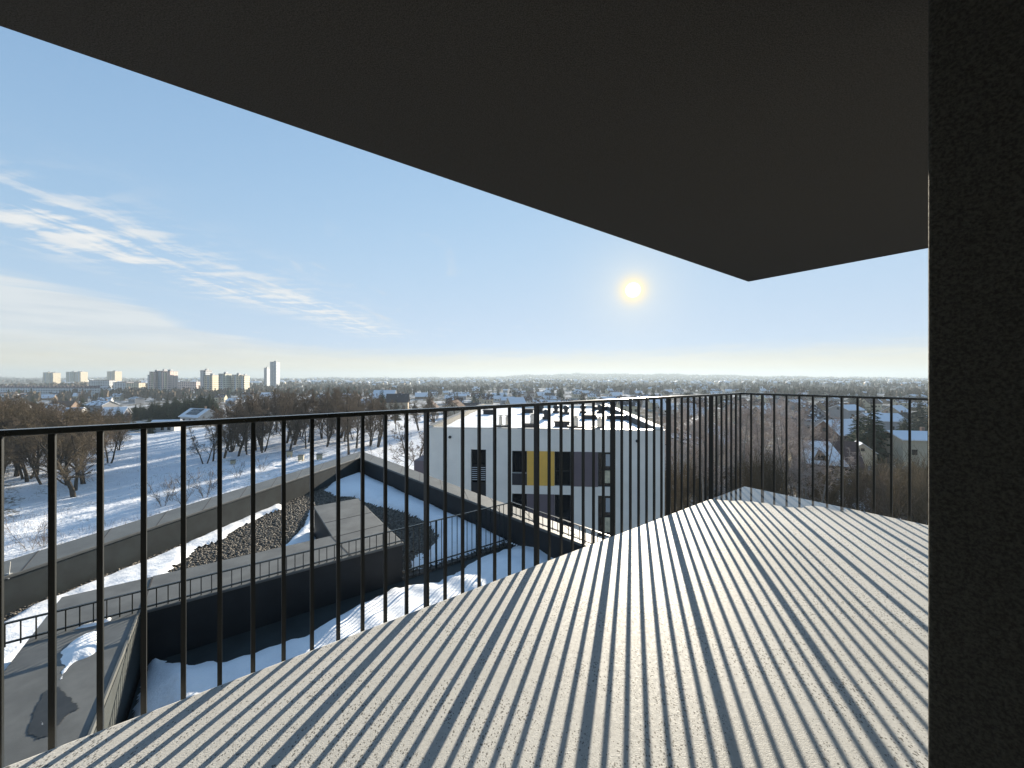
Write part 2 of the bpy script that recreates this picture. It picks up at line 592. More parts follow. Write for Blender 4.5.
def gz(x, y):
    x = np.asarray(x, float)
    y = np.asarray(y, float)
    r = np.hypot(x, y)
    az = np.degrees(np.arctan2(x, y))
    h_far = np.interp(az, HAZ, HH)
    z = np.interp(r, [0, 140, 400, 1000, 2000, 3500], [-15, -15.5, -22, -22, -17, -9])
    far = smoothstep(r, 2600, 5200)
    z = z * (1 - far) + h_far * far
    # the ground falls away towards the right
    z = z - 3.8 * smoothstep(az, 20, 34) * smoothstep(r, 40, 80) * (1 - smoothstep(r, 220, 420))
    # small knolls and ruts of the meadow
    near = 1 - smoothstep(r, 150, 400)
    z = z + near * (0.22 * np.sin(x * 0.21 + 0.9) * np.cos(y * 0.17) + 0.14 * np.sin(x * 0.53 - y * 0.31) + 0.06 * np.sin(x * 1.3 + y * 1.1))
    # snowy bank rising on the left, behind the lone tree
    z = z + 2.2 * np.exp(-(((x + 72) / 26) ** 2 + ((y - 128) / 38) ** 2))
    roll = smoothstep(r, 500, 1500)
    z = z + roll * (3.5 * np.sin(x * 0.0042 + 1.3) * np.cos(y * 0.0033) + 2.2 * np.sin(x * 0.011 + y * 0.007))
    z = z + far * (4.5 * np.sin(az * 0.9) + 3.0 * np.sin(az * 2.7 + 1) + 1.5 * np.sin(az * 7.1))
    return z


def ground(px_, Y, dz=0.0):
    X = (px_ - CX) / F * Y
    return (X, Y, float(gz(X, Y)) + dz)


def ground_mat():
    m_ = bpy.data.materials.new('snowy_ground')
    m_.use_nodes = True
    t = NT(m_.node_tree)
    b = t.n['Principled BSDF']
    p = t.pos()
    at = t.n.new('ShaderNodeAttribute')
    at.attribute_name = 'cover'
    cov = at.outputs['Fac']
    n_big = t.noise(p, 0.02, 5, 0.6)
    n_mid = t.noise(p, 0.22, 6, 0.65)
    n_fine = t.noise(t.mapping(p, scale=(1, 1, 1)), 2.6, 5, 0.7)
    snow_c = t.mix(t.smooth(n_mid, 0.35, 0.7), (0.70, 0.72, 0.76), (0.80, 0.82, 0.85))
    grass_c = t.mix(n_fine, (0.10, 0.085, 0.060), (0.20, 0.165, 0.115))
    far_c = t.mix(n_mid, (0.075, 0.072, 0.062), (0.13, 0.115, 0.09))
    near_f = t.m('ADD', t.m('MULTIPLY', n_fine, 0.62), t.m('MULTIPLY', n_mid, 0.38))
    far_f = t.m('ADD', t.m('MULTIPLY', n_mid, 0.6), t.m('MULTIPLY', n_big, 0.4))
    r_ = t.vm('LENGTH', p)
    fr = t.smooth(r_, 90, 420)
    f_ = t.m('ADD', t.m('MULTIPLY', near_f, t.m('SUBTRACT', 1.0, fr)), t.m('MULTIPLY', far_f, fr))
    th = t.m('SUBTRACT', 0.80, t.m('MULTIPLY', cov, 0.52))
    mask = t.smooth(f_, t.m('SUBTRACT', th, 0.055), t.m('ADD', th, 0.055))
    c = t.mix(mask, snow_c, t.mix(fr, grass_c, far_c))
    t.put(b.inputs['Base Color'], c)
    b.inputs['Roughness'].default_value = 0.8
    b.inputs['Specular IOR Level'].default_value = 0.0
    bp = t.n.new('ShaderNodeBump')
    bp.inputs['Strength'].default_value = 1.0
    bp.inputs['Distance'].default_value = 0.28
    t.put(bp.inputs['Height'], t.m('ADD', t.noise(p, 0.9, 5, 0.65), t.m('MULTIPLY', n_fine, 0.35)))
    t.l.new(bp.outputs[0], b.inputs['Normal'])
    return m_


M['ground'] = ground_mat()


def cover(x, y):
    """How much dry growth shows through the snow, 0 to 1."""
    r = np.hypot(x, y)
    az = np.degrees(np.arctan2(x, y))
    c = np.full(r.shape, 0.38)
    c = np.where(r > 170, 0.62, c)
    c = np.where(az > 18, np.maximum(c, 0.66), c)
    c = np.where((az < -52) & (r > 72), 0.52, c)
    c = np.where((az > -34) & (az < -10) & (r > 75) & (r < 190), 0.42, c)
    # fallow meadow near the house
    c = np.where((r < 60) & (az < 10), 0.42, c)
    c = np.where(r > 900, 0.78, c)
    return c


def make_ground():
    na = 540
    rad = np.concatenate([[0.0, 6, 12, 18], np.geomspace(22, 7200, 210)])
    a = np.linspace(-math.pi, math.pi, na, endpoint=False)
    rr, aa = np.meshgrid(rad, a, indexing='ij')
    x = rr * np.sin(aa)
    y = rr * np.cos(aa)
    z = gz(x, y)
    v = np.stack([x.ravel(), y.ravel(), z.ravel()], 1)
    nr = len(rad)
    i, j = np.meshgrid(np.arange(nr - 1), np.arange(na), indexing='ij')
    j2 = (j + 1) % na
    q = np.stack([i * na + j, i * na + j2, (i + 1) * na + j2, (i + 1) * na + j], -1).reshape(-1, 4)[:, ::-1]
    q = q[na:]                                          # inner ring collapses to a point, drop it
    me = np_mesh('ground', v, quads=q, mats=[M['ground']], smooth=True)
    at = me.attributes.new('cover', 'FLOAT', 'POINT')
    at.data.foreach_set('value', cover(v[:, 0], v[:, 1]).astype(np.float32))
    o = link(bpy.data.objects.new('ground', me))
    tag(o, 'snow covered meadow and valley floor with dry grass showing through', kind='structure')


make_ground()

# ------------------------------------------------------------------ the balcony
ZC = 2.437
FLOOR_P = [uv(-4.0, -4.0), uv(4.92, -4.0), uv(4.92, 2.02), uv(-4.0, 2.02)]
mb = MB(); mb.prism(FLOOR_P, -0.24, 0.0)
o = mb.build('balcony_floor', M['floor'], bevel=0.012)
tag(o, 'pale speckled balcony floor striped by railing shadows', kind='structure')
mb = MB(); mb.prism([uv(-4.0, -4.0), uv(4.955, -4.0), uv(4.955, 1.99), uv(-4.0, 1.99)], ZC, ZC + 0.34)
o = mb.build('balcony_ceiling', M['soffit'], bevel=0.006)
tag(o, 'dark rendered underside of the slab above the balcony', kind='structure')

mb = MB(); mb.prism([uv(1.25, -3.9), uv(1.75, -3.9), uv(1.75, 0.135), uv(1.25, 0.135)], 0.002, ZC - 0.002)
o = mb.build('corner_wall', M['stucco'], bevel=0.006)
tag(o, 'dark rough rendered wall closing the right side of the balcony', 'wall')
wall = empty('back_wall', (*uv(-1.4, -0.75), 0), math.atan2(D1[1], D1[0]))
tag(wall, 'dark rendered house wall with a glazed balcony door behind the viewer', 'wall')
mb = MB()
mb.box((-1.75, 0, ZC / 2), (1.7, 0.30, ZC - 0.006)); mb.box((1.82, 0, ZC / 2), (1.64, 0.30, ZC - 0.006)); mb.box((0.05, 0, 2.32), (1.9, 0.30, 0.225))
mb.build('wall_surface', M['stucco'], wall)
mb = MB()
for x0 in (-0.86, 0.05, 0.96):
    mb.box((x0, 0.02, 1.10), (0.075, 0.08, 2.19))
for z0 in (0.05, 2.17):
    mb.box((-0.405, 0.02, z0), (0.83, 0.07, 0.075)); mb.box((0.505, 0.02, z0), (0.83, 0.07, 0.075))
dr = mb.build('door_frame', M['dark_metal'], wall)
mb = MB(); mb.box((-0.405, 0.02, 1.11), (0.83, 0.02, 2.04)); mb.box((0.505, 0.02, 1.11), (0.83, 0.02, 2.04))
mb.build('glass_pane', M['glass'], dr)

# railing: handrail on square bars, every seventh one a deeper flat post, fixed to the outside of the slab
rail = empty('balcony_railing', (*uv(4.98, 2.086), 0.0), math.atan2(D1[1], D1[0]))
tag(rail, 'dark steel balcony railing turning the corner of the striped pale floor', 'railing')
LN, RN, SP = 7.1, 3.4, 0.1197
mb = MB()
hw = 0.022
mb.prism([(-LN, hw), (-LN, -hw), (-hw, -hw), (-hw, -RN), (hw, -RN), (hw, hw)], 1.090, 1.112)
mb.build('handrail', M['rail'], rail, bevel=0.003)
mb = MB()
hb = 0.006
mb.prism([(-LN, 0.012), (-LN, 0), (0, 0), (0, -RN), (0.012, -RN), (0.012, 0.012)], -0.20, -0.15)
mb.build('bottom_rail', M['rail'], rail)
mb = MB(); mb.box((0, 0, 0.47), (0.0165, 0.018, 1.239)); bar_me = mb.mesh('baluster', M['bar'])
mb = MB(); mb.box((0, 0, 0.47), (0.0165, 0.044, 1.239)); post_me = mb.mesh('post', M['bar'])
for k in range(0, 58):
    post = k % 7 == 6
    o = link(bpy.data.objects.new('post' if post else 'baluster', post_me if post else bar_me), rail)
    o.location = (-k * SP, 0, 0)
for k in range(1, 28):
    post = k % 6 == 2
    o = link(bpy.data.objects.new('post' if post else 'baluster', post_me if post else bar_me), rail)
    o.location = (0, -k * SP, 0)
    o.rotation_euler = (0, 0, R(90))

# ------------------------------------------------------------------ the lower wing: terrace well, wide parapets, gravel roof
ZT, ZR, ZF = -2.15, -2.90, -2.95                       # parapet tops, gravel roof, terrace floor


def ext(a, b, t):
    return (a[0] + (b[0] - a[0]) * t, a[1] + (b[1] - a[1]) * t)


LI0, LI1 = P(5, 576, -2.2), P(360, 457.5, -2.2)        # left parapet, inner edge, near to far
LO0, LO1 = P(5, 561, -2.2), P(361.5, 451, -2.2)
RI1 = (1.93, 7.55)
RO0, RO1 = P(361.5, 451, -2.2), P(496, 500, -2.2)
wing = empty('lower_wing', (*uv(1.0, 8.0), -15.0))
WO = Vector(wing.location)
tag(wing, 'lower roof wing with grey parapets and gravel next to a terrace well', 'building')


def wpart(mb_, name, m_, parent=None, bevel=0.0):
    o = mb_.build(name, m_, parent or wing, bevel=bevel)
    o.location = -WO if parent is None else (0, 0, 0)
    return o


a0, b0 = ext(LI0, LI1, -0.55), ext(LO0, LO1, -0.55)
riE = ext(LI1, RI1, 1.45)
roE = ext(RO0, RO1, 1.95)
# roof deck
mb = MB()
mb.prism([a0, LI1, uv(5.72, 7.765), uv(-1.10, 7.765), uv(-1.10, 2.3), uv(-5.0, 2.3)], ZR - 0.4, ZR)
wpart(mb, 'roof_deck', M['gravel'])
# left and right parapets, each a dark upstand with a felt coping that oversails it slightly
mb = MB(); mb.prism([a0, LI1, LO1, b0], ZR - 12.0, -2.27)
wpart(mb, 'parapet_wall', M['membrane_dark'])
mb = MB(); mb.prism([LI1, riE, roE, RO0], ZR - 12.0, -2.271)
wpart(mb, 'parapet_wall', M['membrane_shaded'])


def grow(poly_in, n_out):
    return poly_in


nL = np.array([LI1[1] - LI0[1], -(LI1[0] - LI0[0])]); nL = nL / np.linalg.norm(nL) * 0.035
nR = np.array([-(RI1[1] - LI1[1]), RI1[0] - LI1[0]]); nR = -nR / np.linalg.norm(nR) * 0.035
tip = (LI1[0] + nL[0] * 0.2 + nR[0], LI1[1] - 0.055)
mb = MB()
mb.prism([(a0[0] + nL[0], a0[1] + nL[1]), tip, (LO1[0], LO1[1]), b0], -2.262, -2.20)
wpart(mb, 'coping', M['coping'], bevel=0.012)
mb = MB()
mb.prism([(tip[0] + 0.004, tip[1]), (riE[0] + nR[0], riE[1] + nR[1]), roE, (RO0[0] + 0.004, RO0[1])], -2.262, -2.20)
wpart(mb, 'coping', M['coping'], bevel=0.012)
# seams across the copings
for t in np.arange(-0.4, 1.0, 0.105):
    pa, pb = ext(LI0, LI1, t), ext(LO0, LO1, t + 0.02)
    dl = (np.array(LI1) - np.array(LI0)); dl = dl / np.linalg.norm(dl) * 0.012
    mb = MB(); mb.prism([(pa[0] - dl[0], pa[1] - dl[1]), (pa[0] + dl[0], pa[1] + dl[1]), (pb[0] + dl[0], pb[1] + dl[1]), (pb[0] - dl[0], pb[1] - dl[1])], -2.21, -2.1965)
    wpart(mb, 'coping_seam', M['seam'])
for t in np.arange(0.08, 1.4, 0.11):
    pa, pb = ext(LI1, RI1, t), ext(RO0, RO1, t * 1.25 + 0.05)
    dl = (np.array(RI1) - np.array(LI1)); dl = dl / np.linalg.norm(dl) * 0.012
    mb = MB(); mb.prism([(pa[0] - dl[0], pa[1] - dl[1]), (pa[0] + dl[0], pa[1] + dl[1]), (pb[0] + dl[0], pb[1] + dl[1]), (pb[0] - dl[0], pb[1] - dl[1])], -2.21, -2.1965)
    wpart(mb, 'coping_seam', M['seam'])
# terrace well: outer wide wall, cross wall, raised cross box, floor
VW = 7.75
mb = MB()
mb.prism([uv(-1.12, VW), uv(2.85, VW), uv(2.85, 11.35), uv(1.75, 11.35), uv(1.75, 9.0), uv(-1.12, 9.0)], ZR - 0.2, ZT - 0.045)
wpart(mb, 'terrace_wall', M['membrane_shaded'])
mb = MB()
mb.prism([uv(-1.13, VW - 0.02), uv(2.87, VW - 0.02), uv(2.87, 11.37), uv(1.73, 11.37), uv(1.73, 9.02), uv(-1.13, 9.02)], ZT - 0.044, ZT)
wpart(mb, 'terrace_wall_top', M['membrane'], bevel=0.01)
mb = MB()
mb.prism([uv(-2.18, 2.3), uv(-1.13, 2.3), uv(-1.13, 9.02), uv(-2.18, 9.02)], ZR - 0.2, ZT - 0.006)
wpart(mb, 'cross_wall', M['membrane'], bevel=0.012)
mb = MB()
mb.prism([uv(-1.129, 2.3), uv(-1.108, 2.3), uv(-1.108, 7.72), uv(-1.129, 7.72)], ZT - 0.05, ZT + 0.012)
wpart(mb, 'wall_trim', M['coping'])
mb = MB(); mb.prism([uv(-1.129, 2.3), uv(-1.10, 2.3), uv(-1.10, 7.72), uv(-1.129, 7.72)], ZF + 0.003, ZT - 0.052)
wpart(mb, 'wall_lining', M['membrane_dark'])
for (u0, v0, u1, v1) in ((-1.12, 8.93, -1.09, VW), (1.75, 8.9, 2.85, 8.98), (1.75, 9.9, 2.85, 9.97), (1.72, 9.0, 1.84, VW)):
    e = np.array((u1 - u0, v1 - v0)); e = e / np.linalg.norm(e); q = np.array((-e[1], e[0])) * 0.011
    mb = MB(); mb.prism([uv(u0 + q[0], v0 + q[1]), uv(u0 - q[0], v0 - q[1]), uv(u1 - q[0], v1 - q[1]), uv(u1 + q[0], v1 + q[1])], ZT - 0.01, ZT + 0.0045)
    wpart(mb, 'felt_seam', M['seam'])
mb = MB(); mb.prism([uv(-1.06, 0.2), uv(7.2, 0.2), uv(6.2, 7.2), uv(5.75, 7.74), uv(-1.06, 7.74)], ZF - 0.3, ZF + 0.002)
wpart(mb, 'terrace_floor', M['membrane_dark'])
# body of the house under the wing and under the balcony
mb = MB(); mb.prism([uv(-4.5, -4), uv(4.6, -4), uv(4.6, 0.4), uv(-4.5, 0.4)], -16.5, -0.245)
o = mb.build('house_body', M['stucco']); tag(o, 'dark rendered lower storeys of the house under the balcony slab', 'building')

# terrace railing
tr = empty('terrace_railing', (*uv(5.72, VW + 0.02), -15.0))
TO = Vector(tr.location)
tag(tr, 'thin dark railing standing on the wall of the snowy lower terrace', 'railing')
ang1 = math.atan2(D1[1], D1[0])
CR = uv(5.70, VW + 0.02)
E2 = np.array(RI1) - np.array(LI1)
E2 = E2 / np.linalg.norm(E2)
N2 = np.array((E2[1], -E2[0]))
ang2 = math.atan2(E2[1], E2[0])
ZH = -1.85
mb = MB()
for z0, z1, ln in ((ZH - 0.018, ZH, 9.2), (ZT + 0.03, ZT + 0.05, 9.2)):
    if z0 > -2.0:
        c_ = np.array(CR) - D1 * ln / 2
        mb.box((c_[0], c_[1], (z0 + z1) / 2), (ln, 0.038, z1 - z0), ang1)
        c_ = np.array(CR) + E2 * 2.2
        mb.box((c_[0], c_[1], (z0 + z1) / 2), (4.4, 0.038, z1 - z0), ang2)
    else:
        c_ = np.array(uv(2.87, VW + 0.02)) - D1 * (ln - 2.83) / 2
        mb.box((c_[0], c_[1], (z0 + z1) / 2), (ln - 2.83, 0.03, z1 - z0), ang1)
        c_ = np.array(CR) + E2 * 2.2
        mb.box((c_[0], c_[1], (z0 + z1) / 2 - 0.03), (4.4, 0.03, z1 - z0), ang2)
c_ = np.array(CR) - D1 * 2.83 / 2
mb.box((c_[0], c_[1], -2.76), (2.83, 0.03, 0.022), ang1)
o = mb.build('rail', M['rail'], tr); o.location = -TO
mb = MB(); mb.box((0, 0, 0.14), (0.013, 0.013, 0.30)); short_me = mb.mesh('baluster', M['rail'])
mb = MB(); mb.box((0, 0, -0.24), (0.013, 0.013, 1.06)); long_me = mb.mesh('baluster', M['rail'])
mb = MB(); mb.box((0, 0, -0.24), (0.045, 0.02, 1.06)); tpost_me = mb.mesh('post', M['rail'])
for k in range(0, 71):
    u_ = 5.70 - 0.13 * k
    full = u_ > 2.87
    isp = k in (0, 21) or (full and k % 8 == 0)
    q = uv(u_, VW + 0.02)
    o = link(bpy.data.objects.new('post' if isp else 'baluster', tpost_me if isp else (long_me if full else short_me)), tr)
    o.location = (q[0] - TO.x, q[1] - TO.y, ZT - TO.z)
    o.rotation_euler = (0, 0, ang1)
for k in range(1, 29):
    q = np.array(CR) + E2 * 0.15 * k
    o = link(bpy.data.objects.new('baluster', short_me), tr)
    o.location = (q[0] - TO.x, q[1] - TO.y, ZT - 0.02 - TO.z)
    o.rotation_euler = (0, 0, ang2)

# lightning conductor bracket clipped to the left coping
lp = P(9, 574, -2.2)
mb = MB()
mb.tube((lp[0], lp[1], -2.2), (lp[0] + 0.02, lp[1], -1.98), 0.008, 0.008, 6)
mb.tube((lp[0], lp[1] - 0.05, -2.25), (lp[0], lp[1], -2.19), 0.008, 0.008, 6)
mb.tube((lp[0], lp[1] - 0.06, -2.25), (lp[0] + 0.08, lp[1] - 0.06, -2.25), 0.008, 0.008, 6)
mb.box((lp[0], lp[1], -2.195), (0.07, 0.05, 0.012))
o = mb.build('lightning_rod', M['pipe']); tag(o, 'small galvanised lightning rod bracket clipped to the grey coping', 'lightning rod')


# snow lying in patches
def sdf(poly, x, y):
    poly = np.array(poly, float)
    n = len(poly)
    dmin = np.full(x.shape, 1e9)
    inside = np.zeros(x.shape, bool)
    for i in range(n):
        a, b = poly[i], poly[(i + 1) % n]
        e = b - a
        L2 = max(e @ e, 1e-12)
        t = np.clip(((x - a[0]) * e[0] + (y - a[1]) * e[1]) / L2, 0, 1)
        dmin = np.minimum(dmin, np.hypot(x - a[0] - t * e[0], y - a[1] - t * e[1]))
        cond = ((a[1] > y) != (b[1] > y)) & (x < (b[0] - a[0]) * (y - a[1]) / (b[1] - a[1] + 1e-12) + a[0])
        inside ^= cond
    return np.where(inside, dmin, -dmin)


def wob(x, y, s, seed):
    return (np.sin(x * s + seed) * np.cos(y * s * 1.17 + seed * 2.1) + 0.5 * np.sin(x * s * 2.3 - y * s * 1.9 + seed * 3.3) + 0.25 * np.sin(x * s * 5.1 + y * s * 4.3 + seed)) / 1.75


def snow_patch(name, poly, z0, h, cell, ragged, label, lump=0.3, fall=0.35, seed=1.0, hard=None):
    p = np.array(poly)
    x0, y0 = p.min(0) - 0.3
    x1, y1 = p.max(0) + 0.3
    gx = np.arange(x0, x1, cell)
    gy = np.arange(y0, y1, cell)
    X, Y = np.meshgrid(gx, gy, indexing='ij')
    s = sdf(poly, X, Y) + ragged * wob(X, Y, 2.7, seed) + ragged * 0.35 * wob(X, Y, 13.0, seed + 2)
    if hard is not None:
        s = np.minimum(s, sdf(hard, X, Y))
    q = np.clip(s / fall, 0, 1)
    Z = z0 - 0.02 + h * np.sqrt(q * (2 - q)) * (1 + lump * wob(X, Y, 1.6, seed + 4)) + 0.012 * wob(X, Y, 9, seed)
    ni, nj = X.shape
    idx = np.arange(ni * nj).reshape(ni, nj)
    keep = (s[:-1, :-1] > -cell) & (s[1:, :-1] > -cell) & (s[:-1, 1:] > -cell) & (s[1:, 1:] > -cell)
    qd = np.stack([idx[:-1, :-1], idx[1:, :-1], idx[1:, 1:], idx[:-1, 1:]], -1)[keep]
    v = np.stack([X.ravel(), Y.ravel(), Z.ravel()], 1)
    used = np.unique(qd)
    remap = np.full(len(v), -1); remap[used] = np.arange(len(used))
    me = np_mesh(name, v[used], quads=remap[qd], mats=[M['snow']], smooth=True)
    o = link(bpy.data.objects.new(name, me))
    tag(o, label, kind='stuff')
    return o


def pp(pts, z):
    return [P(x, y, z) for x, y in pts]


roof_in = [ext(LI0, LI1, -0.5), LI1, riE, uv(6.6, 7.9), uv(2.9, 7.9), uv(2.9, 11.4), uv(1.7, 11.4), uv(1.7, 9.05), uv(-2.2, 9.05), uv(-2.2, 6), uv(-4, 6)]
zr = ZR
snow_patch('snow', pp([(-120, 700), (2, 628), (30, 610), (62, 598), (100, 582), (150, 562), (210, 536), (245, 519), (278, 504), (282, 511), (264, 516), (243, 527), (226, 536), (222, 541), (196, 550), (188, 557), (164, 577), (125, 590), (60, 630), (-100, 760)], zr), zr + 0.06, 0.07, 0.06, 0.05,
           'snow strip along the left parapet of the gravel roof', seed=1.3, fall=0.12, hard=roof_in)
snow_patch('snow', pp([(281, 552), (297, 536), (308, 521), (313, 503), (318, 520), (318, 545), (300, 552)], zr), zr + 0.04, 0.12, 0.04, 0.05,
           'small snow heap against the side of the raised roof box', seed=2.3, fall=0.2, hard=roof_in)
snow_patch('snow', pp([(325, 491), (342, 474), (357, 461), (372, 463), (390, 476), (407, 484), (443, 502), (466, 514), (505, 534), (540, 552), (470, 562), (432, 574), (426, 570), (432, 548), (438, 538), (428, 524), (402, 512.5), (384, 508), (368, 503.5), (352, 497), (338, 497.5)], zr), zr + 0.03, 0.17, 0.06, 0.08,
           'big blue shaded snowfield inside the peak of the roof parapet', seed=3.1, fall=0.5, hard=roof_in)
snow_patch('snow', pp([(412, 556), (424, 552), (430, 566), (432, 577), (424, 582), (412, 579)], zr), zr, 0.07, 0.035, 0.08,
           'broken snow bits lying on gravel by the railing end', seed=8.1, fall=0.2, hard=roof_in)
zt = ZF + 0.01
terr_in = [uv(-1.0, 0.4), uv(7.0, 0.4), uv(6.2, 6.9), uv(5.7, 7.70), uv(-1.0, 7.70)]
snow_patch('snow', pp([(121, 690), (126, 672), (150, 661), (200, 667), (240, 661), (268, 650), (300, 640), (345, 616), (392, 590), (405, 588), (425, 586), (438, 584), (470, 566), (500, 552), (520, 545), (545, 550), (566, 566), (470, 640), (300, 760), (200, 790), (118, 712)], zt), zt, 0.24, 0.05, 0.10,
           'deep snow drifted over the floor of the lower terrace', seed=4.2, fall=0.5, lump=0.45, hard=terr_in)
zk = ZT - 0.006
snow_patch('snow', pp([(58, 664), (62, 652), (72, 641), (86, 634), (100, 631), (101, 648), (93, 656), (80, 662), (72, 668), (64, 680), (57, 684)], zk), zk, 0.07, 0.025, 0.05,
           'half melted snow patch on the grey cross wall under railing shadows', seed=5.5, fall=0.18)
snow_patch('snow', pp([(75, 629), (88, 622), (112, 617), (112, 620), (90, 627)], ZT), ZT, 0.04, 0.02, 0.02,
           'thin sliver of snow at the foot of the terrace railing', seed=6.5, fall=0.1)
snow_patch('snow', pp([(35, 722), (44, 716), (50, 722), (44, 730), (36, 729)], zk), zk, 0.03, 0.015, 0.04,
           'last crumbs of melting snow in the wet patch', seed=7.5, fall=0.08)
# melt water around the crumbs
wetm = mat('wet_roof_felt', (0.030, 0.032, 0.033), 0.42, 0, 0.2, 6, spec=0.3)
o = snow_patch('puddle', pp([(30, 730), (36, 708), (46, 692), (56, 689), (66, 694), (76, 703), (78, 709), (64, 716), (58, 726), (50, 735), (38, 738)], zk), zk + 0.021, 0.003, 0.015, 0.04, '', lump=0.0, seed=9.3, fall=0.05)
o.data.materials[0] = wetm
co = np.empty(len(o.data.vertices) * 3); o.data.vertices.foreach_get('co', co); co[2::3] = zk + 0.004; o.data.vertices.foreach_set('co', co); o.data.update()
tag(o, 'dark melt water puddle on the grey cross wall top', kind='structure')


# gravel: pebbles in one heap of stuff
def gravel(name, poly, z0, n, size, label, avoid=()):
    p = np.array(poly)
    x0, y0 = p.min(0); x1, y1 = p.max(0)
    pts = rng.uniform((x0, y0), (x1, y1), (n * 4, 2))
    s = sdf(poly, pts[:, 0], pts[:, 1])
    for a in avoid:
        s = np.minimum(s, -sdf(a, pts[:, 0], pts[:, 1]))
    pts = pts[s > 0][:n]
    bm = bmesh.new(); bmesh.ops.create_icosphere(bm, subdivisions=1, radius=1.0)
    bv = np.array([q.co[:] for q in bm.verts]); bf = np.array([[q.index for q in f.verts] for f in bm.faces]); bm.free()
    n = len(pts)
    sc = rng.uniform(0.55, 1.25, (n, 1)) * size * rng.uniform((0.7, 0.7, 0.45), (1.3, 1.1, 0.9), (n, 3))
    a = rng.uniform(0, 6.28, n)
    jit = 1 + rng.uniform(-0.25, 0.25, (n, len(bv), 1))
    v = bv[None] * jit * sc[:, None]
    tx = rng.uniform(-0.5, 0.5, n)[:, None]
    v[:, :, 2] += v[:, :, 0] * tx
    X = v[:, :, 0] * np.cos(a)[:, None] - v[:, :, 1] * np.sin(a)[:, None]
    Y = v[:, :, 0] * np.sin(a)[:, None] + v[:, :, 1] * np.cos(a)[:, None]
    hgt = rng.uniform(-0.2, 1.1, n)[:, None] * size * 0.7
    V = np.stack([X + pts[:, 0:1], Y + pts[:, 1:2], v[:, :, 2] + z0 + hgt], -1).reshape(-1, 3)
    Fc = (bf[None] + (np.arange(n) * len(bv))[:, None, None]).reshape(-1, 3)
    o = link(bpy.data.objects.new(name, np_mesh(name, V, tris=Fc, mats=[M['stone']])))
    tag(o, label, kind='stuff')


gravel('gravel', roof_in, ZR, 58000, 0.026, 'loose dark roof gravel lying between the grey parapets')

# ------------------------------------------------------------------ the white block across the way
ZW = -2.27
WL, WR = (-6.2, 27.4), (10.45, 26.0)
wrz = math.atan2(WR[1] - WL[1], WR[0] - WL[0])
WLEN = math.hypot(WR[0] - WL[0], WR[1] - WL[1])
wb = empty('white_apartment_house', (WL[0], WL[1], -15.4), wrz)
tag(wb, 'white flat roofed apartment house with yellow and grey facade panels', 'building')
HB = ZW + 15.4                                         # height of its roof edge above its base
DEP = 24.0


def fx(px_):                                           # facade coordinate from a photo column
    t = (px_ - CX) / F
    ex = np.array((math.cos(wrz), math.sin(wrz)))
    s = (t * WL[1] - WL[0]) / (ex[0] - t * ex[1])
    return float(s)


def fz(px_, py_):                                      # facade height from a photo pixel
    Y = WL[1] + math.sin(wrz) * fx(px_)
    return EYE - (py_ - HY) / F * Y + 15.4


# openings as rectangles (x0, x1, z0, z1) in facade coordinates
rows = []
S = 3.02                                               # storey height
xw = [fx(v) for v in (471, 486, 512, 527, 554.5, 571, 598, 613)]
zt1, zb1 = fz(560, 451.5), fz(560, 486.0)
zt2, zb2 = zt1 - S, zb1 - S - 0.45
openings = []
for k in range(4):
    zt_, zb_ = zt1 - S * k, (zb1 if k == 0 else zb1 - S * k - 0.45)
    openings.append(('win', xw[2], xw[3], zb_ + (0.85 if k == 0 else 0.85), zt_))
    openings.append(('pan' if k else 'yel', xw[3], xw[4], zb_, zt_))
    openings.append(('win', xw[4], xw[5], zb_ + 0.0, zt_))
    if k == 0:
        openings.append(('pan', xw[5], xw[6], zb_, zt_))
    openings.append(('cor', xw[6], xw[7], zb_, zt_))
ftall = (xw[0], xw[1], fz(478, 497), fz(478, 449.5))
mb = MB()
mb.prism([(0, 0.30), (WLEN, 0.30), (WLEN, DEP), (0, DEP)], 0, HB - 0.42)
# the front skin, 0.3 m thick, left open where windows are
xs = sorted(set([0, WLEN] + xw))
holes = [(a, b, c, d_) for (kd, a, b, c, d_) in openings if kd in ('win', 'cor')] + [ftall] + [(ftall[0], ftall[1], ftall[2] - S, ftall[3] - S), (ftall[0], ftall[1], ftall[2] - 2 * S, ftall[3] - 2 * S)]
zs = sorted(set([0, HB - 0.42] + [h[2] for h in holes] + [h[3] for h in holes]))
for xa, xb in zip(xs, xs[1:]):
    # merge vertical runs per column
    run = None
    for za, zb in zip(zs, zs[1:]):
        cx_, cz_ = (xa + xb) / 2, (za + zb) / 2
        open_ = any(h[0] < cx_ < h[1] and h[2] < cz_ < h[3] for h in holes)
        if not open_:
            run = (run[0], zb) if run else (za, zb)
        if open_ or zb == zs[-1]:
            if run:
                mb.prism([(xa, 0), (xb, 0), (xb, 0.299), (xa, 0.299)], run[0], run[1])
            run = None
wbw = mb.build('wall', M['white_wall'], wb)
